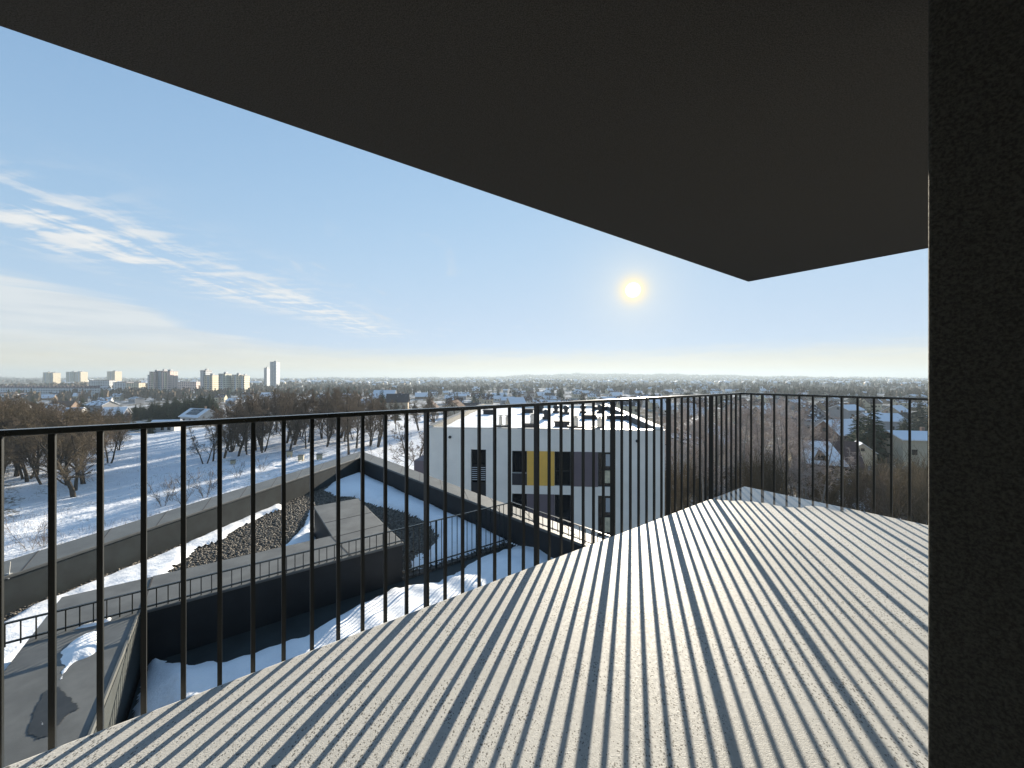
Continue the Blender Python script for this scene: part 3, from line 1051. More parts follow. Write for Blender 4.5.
# roof edge upstand
mb = MB()
mb.prism([(0, 0), (WLEN, 0), (WLEN, 0.28), (0, 0.28)], HB - 0.419, HB - 0.02)
mb.prism([(0, 0.281), (0.42, 0.281), (0.42, DEP), (0, DEP)], HB - 0.419, HB + 0.06)
mb.prism([(WLEN - 0.55, 0.281), (WLEN, 0.281), (WLEN, DEP), (WLEN - 0.55, DEP)], HB - 0.419, HB + 0.10)
mb.prism([(0.421, DEP - 0.4), (WLEN - 0.551, DEP - 0.4), (WLEN - 0.551, DEP), (0.421, DEP)], HB - 0.419, HB - 0.02)
mb.build('roof_upstand', M['white_wall'], wb)
mb = MB()
mb.prism([(WLEN - 0.60, 0.29), (WLEN - 0.552, 0.29), (WLEN - 0.552, DEP - 0.41), (WLEN - 0.60, DEP - 0.41)], HB - 0.418, HB + 0.12)
mb.build('upstand_dark_strip', M['membrane_dark'], wb)  # inner side's shade put in as a dark strip
mb = MB()
mb.prism([(0.422, 0.29), (0.47, 0.29), (0.47, DEP - 0.41), (0.422, DEP - 0.41)], HB - 0.418, HB + 0.05)
mb.build('upstand_dark_strip', M['membrane_dark'], wb)
mb = MB()
mb.prism([(-0.03, -0.03), (WLEN + 0.03, -0.03), (WLEN + 0.03, 0.30), (-0.03, 0.30)], HB - 0.019, HB + 0.012)
mb.build('roof_edge_flashing', M['pipe'], wb)
mb = MB()
mb.prism([(-0.03, 0.301), (0.44, 0.301), (0.44, DEP + 0.02), (-0.03, DEP + 0.02)], HB + 0.061, HB + 0.09)
mb.build('coping', M['coping'], wb)
mb = MB()
mb.prism([(WLEN - 0.56, 0.301), (WLEN + 0.03, 0.301), (WLEN + 0.03, DEP + 0.02), (WLEN - 0.56, DEP + 0.02)], HB + 0.101, HB + 0.18)
mb.build('snowy_coping', M['snow'], wb)
# snow on the flat roof
gx = np.linspace(0.43, WLEN - 0.56, 90); gy = np.linspace(0.29, DEP - 0.41, 110)
X, Y = np.meshgrid(gx, gy, indexing='ij')
Z = HB - 0.34 + 0.05 * wob(X, Y, 0.9, 2.0) + 0.02 * wob(X, Y, 3.1, 5.0)
idx = np.arange(X.size).reshape(X.shape)
qd = np.stack([idx[:-1, :-1], idx[1:, :-1], idx[1:, 1:], idx[:-1, 1:]], -1).reshape(-1, 4)
o = link(bpy.data.objects.new('roof_snow', np_mesh('roof_snow', np.stack([X.ravel(), Y.ravel(), Z.ravel()], 1), quads=qd, mats=[M['snow']], smooth=True)), wb)


def window(x0, x1, z0, z1, split=None, blind=False):
    f = MB()
    t_ = 0.07
    for (xa, xb, za, zb) in ((x0, x0 + t_, z0, z1), (x1 - t_, x1, z0, z1), (x0 + t_, x1 - t_, z0, z0 + t_), (x0 + t_, x1 - t_, z1 - t_, z1)):
        f.box(((xa + xb) / 2, 0.16, (za + zb) / 2), (xb - xa, 0.08, zb - za))
    if split:
        f.box(((x0 + x1) / 2, 0.16, split), (x1 - x0 - 2 * t_, 0.075, 0.06))
    fo = f.build('window', M['dark_metal'], wb)
    g = MB(); g.box(((x0 + x1) / 2, 0.17, (z0 + z1) / 2), (x1 - x0 - 2 * t_, 0.02, z1 - z0 - 2 * t_))
    g.build('pane', M['glass'], fo)
    if blind:
        b_ = MB()
        for k in range(7):
            b_.box(((x0 + x1) / 2, 0.05, split - 0.14 - k * 0.145), (x1 - x0 - 0.06, 0.02, 0.05))
        b_.build('grille_bar', M['blind'], fo)
    return fo


for kd, xa, xb, za, zb in openings:
    if kd == 'win':
        window(xa + 0.02, xb - 0.02, za, zb, split=za + (zb - za) * (0.42 if zb - za > 2 else 0.3) if zb - za > 1.9 else None)
        if za > zb - 2.0:                              # dark spandrel panel under the shorter windows
            f = MB(); f.box(((xa + xb) / 2, 0.0, za - 0.43), (xb - xa - 0.01, 0.03, 0.84)); f.build('spandrel_panel', M['spandrel'], wb)
    elif kd == 'cor':
        cw = window(xa + 0.02, xb - 0.02, za, zb, split=za + (zb - za) * 0.48)
        f = MB(); f.box((xb - 0.36, 0.145, za + (zb - za) * 0.28), (0.42, 0.012, (zb - za) * 0.36)); f.build('pane_reflection', M['pane_reflection'], cw)  # pale strip before the glass, a reflection put in as colour
        f = MB(); f.box((xb - 0.30, 0.145, zb - (zb - za) * 0.24), (0.34, 0.012, (zb - za) * 0.34)); f.build('pane_reflection', M['blind'], cw)  # upper pane's reflection, likewise a pale strip
    else:
        f = MB(); f.box(((xa + xb) / 2, -0.006, (za + zb) / 2), (xb - xa - 0.012, 0.03, zb - za))
        f.build('yellow_panel' if kd == 'yel' else 'grey_panel', M['yellow'] if kd == 'yel' else M['greypanel'], wb)
for k in range(3):
    fo = window(ftall[0] + 0.01, ftall[1] - 0.01, ftall[2] - S * k, ftall[3] - S * k, split=ftall[2] - S * k + (ftall[3] - ftall[2]) * 0.66, blind=True)
    f = MB(); f.box(((ftall[0] + ftall[1]) / 2, 0.03, ftall[2] - S * k + 0.55), (ftall[1] - ftall[0] - 0.04, 0.03, 1.0)); f.build('spandrel_panel', M['dark_metal'], fo)
for px_, py_ in ((450, 437), (637, 441)):
    f = MB(); f.tube((fx(px_), -0.09, fz(px_, py_)), (fx(px_), 0.01, fz(px_, py_)), 0.10, 0.10, 10); f.build('vent_outlet', M['dark_metal'], wb)
# balconies on its left flank
for k in range(3):
    f = MB()
    zz = fz(424, 462) - S * k
    f.box((-0.55, 2.2, zz - 0.55), (1.1, 3.2, 1.0)); f.box((-0.62, 2.2, zz - 1.12), (1.3, 3.4, 0.13))
    f.build('balcony', M['greypanel'], wb)
# roof vents: a dark base with one or two pale pipes, or a low dark cowl
vents = [(489, 412, 'cowl'), (503, 426.5, 'pipe2'), (532, 424.5, 'pipe1'), (546, 417, 'fan'), (562, 424, 'cowl'), (575, 427, 'pipe1'), (599, 428, 'pipe1'), (592, 416.5, 'flat'), (566, 412, 'fan'), (583, 411, 'fan'), (609, 408, 'flat'), (556, 411, 'fan'), (541, 411, 'fan'), (618, 417, 'flat'), (600, 411, 'fan'), (528, 411, 'cowl')]
ca, sa = math.cos(-wrz), math.sin(-wrz)
for px_, py_, kd in vents:
    wx, wy = P(px_, py_, ZW - 0.12)
    rx, ry = wx - WL[0], wy - WL[1]
    lx, ly = rx * ca - ry * sa, rx * sa + ry * ca
    lx = min(max(lx, 1.0), WLEN - 1.3)
    ly = min(max(ly, 0.9), DEP - 1.2)
    zb = HB - 0.37
    f = MB()
    if kd == 'flat':
        f.box((lx, ly, zb + 0.22), (2.0, 0.8, 0.44))
        v_ = f.build('roof_vent', M['dark_metal'], wb, bevel=0.02)
    elif kd == 'cowl':
        f.box((lx, ly, zb + 0.20), (1.15, 0.75, 0.40)); f.box((lx, ly, zb + 0.46), (1.3, 0.9, 0.10))
        v_ = f.build('roof_vent', M['dark_metal'], wb, bevel=0.02)
    elif kd == 'fan':
        f.box((lx, ly, zb + 0.13), (0.7, 0.7, 0.28)); f.tube((lx, ly, zb + 0.27), (lx, ly, zb + 0.55), 0.20, 0.24, 12); f.tube((lx, ly, zb + 0.55), (lx, ly, zb + 0.85), 0.36, 0.30, 12); f.tube((lx, ly, zb + 0.85), (lx, ly, zb + 0.97), 0.30, 0.05, 12)
        v_ = f.build('roof_vent', M['dark_metal'], wb)
    else:
        f.box((lx, ly, zb + 0.16), (1.15, 0.75, 0.36))
        v_ = f.build('roof_vent', M['dark_metal'], wb, bevel=0.02)
        offs = (-0.18, 0.32) if kd == 'pipe2' else (0.05,)
        for q in offs:
            g = MB(); rr = 0.13 if kd == 'pipe2' else 0.19
            g.tube((lx + q, ly, zb + 0.34), (lx + q, ly, zb + 1.0), rr, rr, 12)
            g.tube((lx + q, ly, zb + 1.06), (lx + q, ly, zb + 1.12), rr * 1.35, rr * 1.35, 12)
            g.tube((lx + q, ly, zb + 1.0), (lx + q, ly, zb + 1.06), rr * 0.5, rr * 0.5, 8)
            g.build('pipe', M['pipe'], v_)


# ------------------------------------------------------------------ trees
def tube_mesh(name, segs, mats, n=3):
    """segs: (p0, p1, r0, r1, material index) -> one mesh of open prisms."""
    p0 = np.array([s[0] for s in segs]); p1 = np.array([s[1] for s in segs])
    r0 = np.array([s[2] for s in segs]); r1 = np.array([s[3] for s in segs])
    mi = np.array([s[4] for s in segs])
    ax = p1 - p0
    ax /= np.maximum(np.linalg.norm(ax, axis=1, keepdims=True), 1e-9)
    ref = np.where(np.abs(ax[:, 2:3]) > 0.9, np.array([[1.0, 0, 0]]), np.array([[0, 0, 1.0]]))
    a = np.cross(ax, ref); a /= np.linalg.norm(a, axis=1, keepdims=True)
    b = np.cross(ax, a)
    rings = []
    for p, r in ((p0, r0), (p1, r1)):
        for k in range(n):
            t = 2 * math.pi * k / n
            rings.append(p + (a * math.cos(t) + b * math.sin(t)) * r[:, None])
    v = np.stack(rings, 1).reshape(-1, 3)
    base = (np.arange(len(segs)) * 2 * n)[:, None]
    fs = np.concatenate([base + np.array([[k, (k + 1) % n, n + (k + 1) % n, n + k]]) for k in range(n)], 0)
    return np_mesh(name, v, quads=fs, mats=mats, mi=np.tile(mi, n))


def bare_tree(rs, H, stems=1, spread=0.42, lean=0.05, first=0.22, twigs=5, droop=0.0, mtrunk=0, limbs=14, sub=8, subsub=7, trunk_r=0.019, tr=0.011):
    segs_t, segs_c = [], []

    def rv(s):
        return rs.normal(0, s, 3)

    def grow(p, d_, L, r, lvl):
        nseg = (7, 5, 3, 2, 1)[lvl]
        nodes = [(p.copy(), d_.copy(), r)]
        for i in range(nseg):
            d_ = d_ + rv((0.06, 0.13, 0.16, 0.2, 0.25)[lvl]) + np.array((0, 0, (0.05, 0.10, 0.06, 0.02, 0.0)[lvl] - (droop if lvl >= 2 else 0)))
            d_ = d_ / np.linalg.norm(d_)
            q = p + d_ * L / nseg
            rn = max(r * (1 - (i + 1) / nseg * 0.86), tr * 0.6)
            r_prev = nodes[-1][2]
            (segs_t if lvl == 0 else segs_c).append((p.copy(), q.copy(), max(r_prev, tr * 0.7), max(rn, tr * 0.6), 0 if lvl <= 1 else 1))
            p = q
            nodes.append((p.copy(), d_.copy(), rn))
        if lvl == 4:
            return
        cnt = (limbs, sub, subsub, twigs)[lvl]
        for k in range(cnt):
            t = (first + (1 - first) * (k + rs.random()) / cnt) if lvl == 0 else (0.18 + 0.82 * (k + rs.random()) / cnt)
            f = min(t, 0.999) * nseg
            i = int(f)
            q = nodes[i][0] * (1 - (f - i)) + nodes[i + 1][0] * (f - i)
            dd = nodes[min(i + 1, nseg)][1]
            rr = nodes[i][2]
            side = rv(1.0); side -= dd * (side @ dd); side /= np.linalg.norm(side)
            an = math.radians(rs.uniform(28, 58) if lvl == 0 else rs.uniform(25, 62))
            nd = dd * math.cos(an) + side * math.sin(an)
            if lvl == 0:
                ln = H * spread * (1.05 - 0.72 * t) * rs.uniform(0.75, 1.2)
            else:
                ln = L * (0.46 if lvl == 1 else 0.5 if lvl == 2 else 0.62) * (1.1 - 0.5 * t) * rs.uniform(0.7, 1.25)
            grow(q, nd, ln, max(rr * 0.5, tr), lvl + 1)

    for s_ in range(stems):
        a = rs.uniform(0, 6.28)
        p = np.array((math.cos(a), math.sin(a), 0)) * (0.0 if stems == 1 else 0.25 + 0.25 * rs.random())
        d_ = np.array((math.cos(a) * lean * (1 if stems == 1 else 3.5), math.sin(a) * lean * (1 if stems == 1 else 3.5), 1.0))
        p[2] = -0.4
        grow(p, d_ / np.linalg.norm(d_), H * rs.uniform(0.86, 1.0), H * trunk_r / (1 if stems == 1 else 1.3), 0)
    return segs_t, segs_c


def tree_proto(name, rs, H, twig, trunk, **kw):
    st, sc_ = bare_tree(rs, H, **kw)
    root = empty(name)
    link(bpy.data.objects.new('trunk', tube_mesh('trunk', st, [M[trunk], M[twig]], 7)), root)
    link(bpy.data.objects.new('crown', tube_mesh('crown', sc_, [M[trunk], M[twig]], 3)), root)
    return root


rs = np.random.default_rng(5)
BIG = [tree_proto('bare_tree', rs, 10.0, 'twig_brown', 'trunk', stems=s_, first=f_ * 0.8, spread=sp_, lean=0.07) for s_, f_, sp_ in ((1, 0.25, 0.40), (2, 0.28, 0.30), (1, 0.20, 0.46), (3, 0.3, 0.28))]
OLI = [tree_proto('bare_tree', rs, 10.0, 'twig_olive', 'trunk', stems=1, first=0.16, spread=0.50, lean=0.08, limbs=15), tree_proto('bare_tree', rs, 10.0, 'twig_olive', 'trunk', stems=2, first=0.2, spread=0.42)]
BIR = [tree_proto('birch_tree', rs, 10.0, 'twig_pale', 'birch_trunk', stems=s_, first=0.24, spread=0.30, droop=0.10, limbs=13, sub=7, subsub=6, twigs=4, trunk_r=0.012) for s_ in (1, 2, 1)]


def sapling_proto(name, rs, H, twig, stems):
    segs = []
    for s_ in range(stems):
        a = rs.uniform(0, 6.28)
        p = np.array((math.cos(a) * 0.12, math.sin(a) * 0.12, -0.1))
        d_ = np.array((math.cos(a) * 0.28, math.sin(a) * 0.28, 1.0)) * rs.uniform(0.7, 1.0)
        nodes = [p]
        for i in range(4):
            d_ = d_ + rs.normal(0, 0.08, 3)
            q = nodes[-1] + d_ * H / 4
            segs.append((nodes[-1], q, 0.018 * (1 - i / 5), 0.018 * (1 - (i + 1) / 5), 1))
            nodes.append(q)
            for _ in range(5):
                e = nodes[-2] + (q - nodes[-2]) * rs.random()
                b = e + (d_ + rs.normal(0, 0.55, 3)) * H * 0.16
                segs.append((e, b, 0.010, 0.006, 1))
                for _ in range(3):
                    e2 = e + (b - e) * rs.uniform(0.3, 1)
                    segs.append((e2, e2 + (d_ + rs.normal(0, 0.6, 3)) * H * 0.07, 0.007, 0.004, 1))
    return link(bpy.data.objects.new(name, tube_mesh(name, segs, [M['trunk'], M[twig]], 3)))


SHR = [sapling_proto('bare_shrub', rs, 3.0, 'twig_brown', 11), sapling_proto('bare_shrub', rs, 3.0, 'twig_shrub', 16), sapling_proto('bare_shrub', rs, 3.0, 'twig_shrub', 22)]
SAP = [sapling_proto('sapling', rs, 3.0, 'twig_brown', 2), sapling_proto('sapling', rs, 3.0, 'twig_brown', 4)]


def conifer_proto(name, rs, H, wid):
    root = empty(name)
    link(bpy.data.objects.new('trunk', tube_mesh('trunk', [(np.array((0, 0, -0.3)), np.array((0, 0, H * 0.95)), H * 0.018, 0.02, 0)], [M['trunk']], 7)), root)
    V, T = [], []
    nw_ = 34
    for k in range(nw_):
        t = (k + 0.3) / nw_
        z = H * (0.06 + 0.94 * t)
        L = wid * (1 - t) ** 0.85 * rs.uniform(0.85, 1.1) + 0.10
        for b in range(9 if t < 0.7 else 6):
            a = rs.uniform(0, 6.28)
            ln = L * rs.uniform(0.7, 1.15)
            dr = np.array((math.cos(a), math.sin(a), -0.25 - 0.2 * (1 - t)))
            sd = np.array((-math.sin(a), math.cos(a), 0))
            for j in range(7):
                f = (j + 1) / 7
                c = np.array((0, 0, z)) + dr * ln * f * 0.9
                wd = ln * 0.20 * (1.15 - f) + 0.05
                tip_ = c + dr * ln * 0.24 + rs.normal(0, 0.05, 3) * L + np.array((0, 0, 0.06 * L))
                for sg in (-1, 1):
                    b0_ = len(V)
                    V += [c - dr * ln * 0.08, c + sd * sg * wd * rs.uniform(0.8, 1.6) + np.array((0, 0, -0.12 * L * rs.random())), tip_]
                    T.append((b0_, b0_ + 1, b0_ + 2))
    link(bpy.data.objects.new('crown', np_mesh('crown', np.array(V), tris=np.array(T), mats=[M['needle']])), root)
    return root


CON = [conifer_proto('spruce_tree', rs, 10.0, 2.3), conifer_proto('spruce_tree', rs, 10.0, 3.0), conifer_proto('spruce_tree', rs, 10.0, 1.7)]
used = {id(q): [] for q in BIG + OLI + BIR + CON + SHR + SAP}
N_TREES = [0]


def plant(protos, px_, Y, H, label, group, ref=10.0, cat='tree', wide=1.0, dz=0.0):
    p = protos[random.randrange(len(protos))]
    s = H / ref
    N_TREES[0] += 1
    return place(p, used[id(p)], ground(px_, Y, dz), random.uniform(0, 6.28), (s * wide, s * wide, s), label, group, cat)


# lone spreading tree and the wood on the left
plant([OLI[0]], 74, 53, 11.0, 'lone spreading bare tree on the snow before the left wood', None, wide=1.5)
plant([OLI[1]], 4, 50, 12.0, 'dark leaning bare tree at the left end of the wood edge', None)
LW, LWG = 'brown bare tree in the dense wood left of the snowy meadow', 'bare trees of the wood on the left'
for k in range(118):
    Y = random.uniform(56, 118)
    px_ = random.uniform(-70, 112 if Y < 80 else 122)
    top = 397 + max(0, (px_ - 20)) * 0.14 + random.uniform(-2, 10)
    z0 = ground(px_, Y)[2]
    H = min(max((EYE - (top - HY) / F * Y) - z0, 6.0), 13.5)
    plant(OLI + BIG[:3], px_, Y, H, LW, LWG)
# belt of trees behind the meadow
CW, CWG = 'grey brown bare tree in the belt behind the snowy meadow', 'bare trees of the belt behind the meadow'
for k in range(92):
    px_ = random.uniform(212, 388)
    Y = random.uniform(82, 112) if k < 44 else random.uniform(112, 180)
    top = float(np.interp(px_, [212, 250, 300, 345, 372, 392], [406, 392, 385, 387, 392, 402])) + random.uniform(-1, 9)
    z0 = ground(px_, Y)[2]
    H = max((EYE - (top - HY) / F * Y) - z0, 5.0)
    plant(BIG, px_, Y, min(H, 19), CW, CWG)
for px_, Y, H in ((213, 74, 9.0), (222, 76, 8.5), (236, 78, 9.5), (247, 80, 9.0), (205, 72, 8.0), (262, 82, 9.5), (288, 86, 9), (306, 88, 10), (325, 90, 10)):
    plant(BIG, px_, Y, H, 'dark bare tree standing in front of the belt on the snow', 'bare trees at the front of the belt')
plant([BIG[1]], 411, 62, 10.5, 'forked bare tree left of the white apartment house', None, wide=1.1)
for px_, Y, H in ((396, 118, 9), (404, 126, 9), (420, 120, 10), (428, 128, 12), (437, 120, 12), (447, 132, 11), (455, 140, 10)):
    plant(BIG, px_, Y, H, 'bare tree beyond the left flank of the white apartment house', 'bare trees beyond the white apartment house')
# saplings and shrubs on the meadow
for px_, Y, H in ((163, 49, 4.2), (172, 51, 3.4), (183, 50, 4.6), (188, 53, 3.6), (205, 52, 4.4), (213, 56, 3.2), (30, 36.5, 3.4), (44, 37, 2.6), (238, 62, 3.0), (262, 68, 3.0), (345, 75, 3.0), (376, 72, 3.2), (352, 80, 3.4)):
    plant(SAP, px_, Y, H, 'thin bare sapling standing alone in the meadow snow', 'saplings on the snowy meadow', 3.0, 'sapling')
# wood and thicket on the right
RW, RWG = 'pale twigged birch in the thicket beyond the balcony corner', 'birches beyond the balcony corner'
for k in range(36):
    px_ = random.uniform(664, 812)
    Y = random.uniform(46, 95)
    top = float(np.interp(px_, [664, 690, 720, 750, 790, 805, 830], [399, 396, 393, 389, 387, 396, 420])) + random.uniform(0, 14)
    z0 = ground(px_, Y)[2]
    H = max((EYE - (top - HY) / F * Y) - z0, 5.0)
    plant(BIR, px_, Y, min(H, 19), RW, RWG)
for k in range(90):
    px_ = random.uniform(668, 965)
    Y = random.uniform(40, 74)
    lo = float(np.interp(px_, [668, 780, 830, 900, 960], [462, 455, 464, 464, 457])) + random.uniform(0, 12)
    z0 = ground(px_, Y)[2]
    H = (EYE - (lo - HY) / F * Y) - z0
    if H < 1.5:
        continue
    plant(SHR, px_, Y, min(H, 8.0), 'dense bare shrub in the brown thicket below the right railing', 'shrubs below the right railing', 3.0, 'shrub', wide=0.75)

# conifers
for k in range(62):
    px_ = 124 + k * 1.5 + random.uniform(-2, 2)
    Y = random.uniform(165, 230)
    top = float(np.interp(px_, [120, 140, 175, 195, 216], [405, 402, 397, 392, 393])) + random.uniform(-1, 6)
    H = max(EYE - (top - HY) / F * Y - ground(px_, Y)[2], 5)
    plant(CON, px_, Y, H, 'dark spruce in the evergreen row below the pink tower block', 'spruces below the pink tower block', wide=1.45)
for px_, Y, H, lb in ((149, 118, 5.2, 'small round spruce by the far garden on the left'), (134, 128, 4.0, 'lone little spruce on the snow bank'),
                      (871, 96, 15.5, 'tall dark spruce between the snowy roofs on the right'), (905, 120, 12, 'wide dark spruce behind the pale house'), (858, 108, 12.5, 'second dark spruce left of the tall one'),
                      (920, 160, 17, 'dark spruce clump above the pale house'), (396, 152, 9, 'pointed spruce beyond the tree belt'), (382, 220, 14, 'dark spruce beside the far snowy roof'), (118, 150, 8, 'small spruce in front of the snowy gable'),
                      (82, 190, 12, 'dark spruce beside the white house on the left'), (720, 300, 14, 'first of three pointed spruces above the railing corner'), (728, 300, 13, 'middle one of three pointed spruces above the railing corner'), (737, 300, 13.5, 'last of three pointed spruces above the railing corner')):
    plant(CON, px_, Y, H, lb, None, wide=1.15)
for k in range(26):
    px_ = random.choice((486, 505, 520, 560, 578, 605, 640, 655, 690, 770, 860)) + random.uniform(-7, 7)
    Y = random.uniform(300, 420)
    plant(CON, px_, Y, random.uniform(9, 14), 'pointed conifer in a clump among the houses beyond the white roof', 'conifer clumps beyond the white roof', wide=1.2)
for k in range(46):
    px_ = random.uniform(-30, 930)
    Y = random.uniform(210, 620)
    if 425 < px_ < 660 and Y < 260:
        Y += 80
    plant(CON, px_, Y, random.uniform(7, 13), 'dark conifer standing among the snowy roofs of the valley', 'conifers among the valley houses', wide=1.1)
for k in range(110):
    px_ = random.uniform(-30, 930)
    Y = random.uniform(190, 560)
    plant(BIG + OLI, px_, Y, random.uniform(6, 11), 'bare garden tree standing among the snowy roofs of the valley', 'bare trees among the valley houses')


# far woods: one mass of rough bare crowns and dark conifers
def far_wood():
    n = 15000
    az = np.radians(rng.uniform(-58, 52, n))
    r = np.exp(rng.uniform(np.log(520), np.log(6300), n))
    x, y = r * np.sin(az), r * np.cos(az)
    dens = 0.5 + 0.5 * np.sin(x * 0.006 + 1.0) * np.cos(y * 0.0045 + 0.4) + 0.35 * np.sin(x * 0.021 - y * 0.013)
    keep = rng.uniform(0, 1, n) < np.clip(dens + 0.25, 0.12, 1) * np.where(r < 1500, 0.5, 0.85)
    ridge = (np.degrees(az) < -40) & (r > 850) & (r < 1500)
    keep |= ridge
    x, y, r = x[keep], y[keep], r[keep]
    n = len(x)
    z = gz(x, y)
    H = rng.uniform(6, 12, n)
    con = rng.uniform(0, 1, n) < 0.22
    K = 9
    a = rng.uniform(0, 6.28, (n, K))
    h0 = rng.uniform(0.0, 0.45, (n, K)) * H[:, None]
    h1 = rng.uniform(0.55, 1.0, (n, K)) * H[:, None]
    sp_ = np.where(con, 0.16, 0.36)[:, None] * H[:, None]
    bx = np.cos(a) * sp_ * rng.uniform(0.1, 0.9, (n, K)); by = np.sin(a) * sp_ * rng.uniform(0.1, 0.9, (n, K))
    a2 = a + rng.normal(0, 0.8, (n, K))
    tipf = np.where(con, 0.10, 0.75)[:, None]
    tx, ty = np.cos(a2) * sp_ * tipf, np.sin(a2) * sp_ * tipf
    wv = sp_ * rng.uniform(0.35, 0.7, (n, K))
    dxp, dyp = -np.sin(a) * wv, np.cos(a) * wv
    v = np.stack([np.stack([x[:, None] + bx - dxp, y[:, None] + by - dyp, z[:, None] + h0 - 0.5], -1),
                  np.stack([x[:, None] + bx + dxp, y[:, None] + by + dyp, z[:, None] + h0 - 0.5], -1),
                  np.stack([x[:, None] + tx + dxp * 0.5, y[:, None] + ty + dyp * 0.5, z[:, None] + h1], -1),
                  np.stack([x[:, None] + tx - dxp * 0.5, y[:, None] + ty - dyp * 0.5, z[:, None] + h1 * rng.uniform(0.8, 1, (n, K))], -1)], 2).reshape(-1, 3)
    q = np.arange(len(v)).reshape(-1, 4)
    mi = np.repeat(np.where(con, 2, rng.integers(0, 2, n)), K)
    o = link(bpy.data.objects.new('far_woods', np_mesh('far_woods', v, quads=q, mats=[M['twig_brown'], M['twig_olive'], M['needle']], mi=mi)))
    tag(o, 'hazy bare woods covering the valley and hills to the horizon', kind='stuff')


far_wood()


# dry weeds on the meadow behind the left parapet and tufts further out
def weeds():
    n = 15000
    Y = np.concatenate([rng.uniform(24, 46, n // 2), rng.uniform(34, 95, n - n // 2)])
    pxs = rng.uniform(-60, 425, n)
    x = (pxs - CX) / F * Y
    cl_ = wob(x, Y, 0.35, 3.0) + 0.4 * wob(x, Y, 1.1, 5.0)
    keep = (cl_ + rng.normal(0, 0.35, n)) > 0.28
    x, Y = x[keep], Y[keep]
    n = len(x)
    z = gz(x, Y)
    h = rng.uniform(0.2, 0.9, n)
    a = rng.uniform(0, 6.28, n)
    w_ = 0.012
    v = np.stack([np.stack([x - w_ * np.cos(a), Y - w_ * np.sin(a), z - 0.05], -1), np.stack([x + w_ * np.cos(a), Y + w_ * np.sin(a), z - 0.05], -1),
                  np.stack([x + rng.normal(0, 0.18, n), Y + rng.normal(0, 0.18, n), z + h], -1)], 1).reshape(-1, 3)
    o = link(bpy.data.objects.new('dry_grass', np_mesh('dry_grass', v, tris=np.arange(len(v)).reshape(-1, 3), mats=[M['drygrass']])))
    tag(o, 'dry weed stalks poking through the meadow snow', kind='stuff')


weeds()
for px_, Y in [(62 + 7.5 * k + random.uniform(-4, 4), 33.5 + 0.55 * k + random.uniform(-0.5, 0.8)) for k in range(13)]:
    plant([SHR[0]], px_, Y, random.uniform(1.0, 1.8), 'low reddish dry bush along the outside of the left parapet', 'dry bushes outside the left parapet', 3.0, 'bush', wide=1.1)

# ------------------------------------------------------------------ houses
WALLS = [mat('house_wall_white', (0.52, 0.51, 0.49), 0.9, 0, 0.05, 1, spec=0.1, per_object=0.1), mat('house_wall_cream', (0.46, 0.40, 0.30), 0.9, 0, 0.05, 1, spec=0.1, per_object=0.15),
         mat('house_wall_brown', (0.22, 0.16, 0.12), 0.9, 0, 0.08, 1, spec=0.1, per_object=0.15), mat('house_wall_grey', (0.28, 0.28, 0.29), 0.9, 0, 0.05, 1, spec=0.1, per_object=0.15)]


def roof_mat():
    m_ = bpy.data.materials.new('snowy_tile_roof')
    m_.use_nodes = True
    t = NT(m_.node_tree)
    b = t.n['Principled BSDF']
    oi = t.n.new('ShaderNodeObjectInfo').outputs['Random']
    p = t.coord()
    n_ = t.noise(t.vm('ADD', p, t.vec(t.m('MULTIPLY', oi, 37.0), 0.0, 0.0)), 0.55, 5, 0.6)
    th = t.m('ADD', 0.30, t.m('MULTIPLY', oi, 0.38))
    f_ = t.smooth(n_, t.m('SUBTRACT', th, 0.03), t.m('ADD', th, 0.03))
    tile = t.mix(t.m('FRACT', t.m('MULTIPLY', oi, 7.3)), (0.10, 0.055, 0.040), (0.075, 0.075, 0.080))
    t.put(b.inputs['Base Color'], t.mix(f_, tile, (0.66, 0.69, 0.74)))
    b.inputs['Roughness'].default_value = 0.9
    b.inputs['Specular IOR Level'].default_value = 0.05
    return m_


M['roof'] = roof_mat()
M['tile'] = mat('brown_roof_tile', (0.095, 0.052, 0.040), 0.7, 0, 0.2, 3)


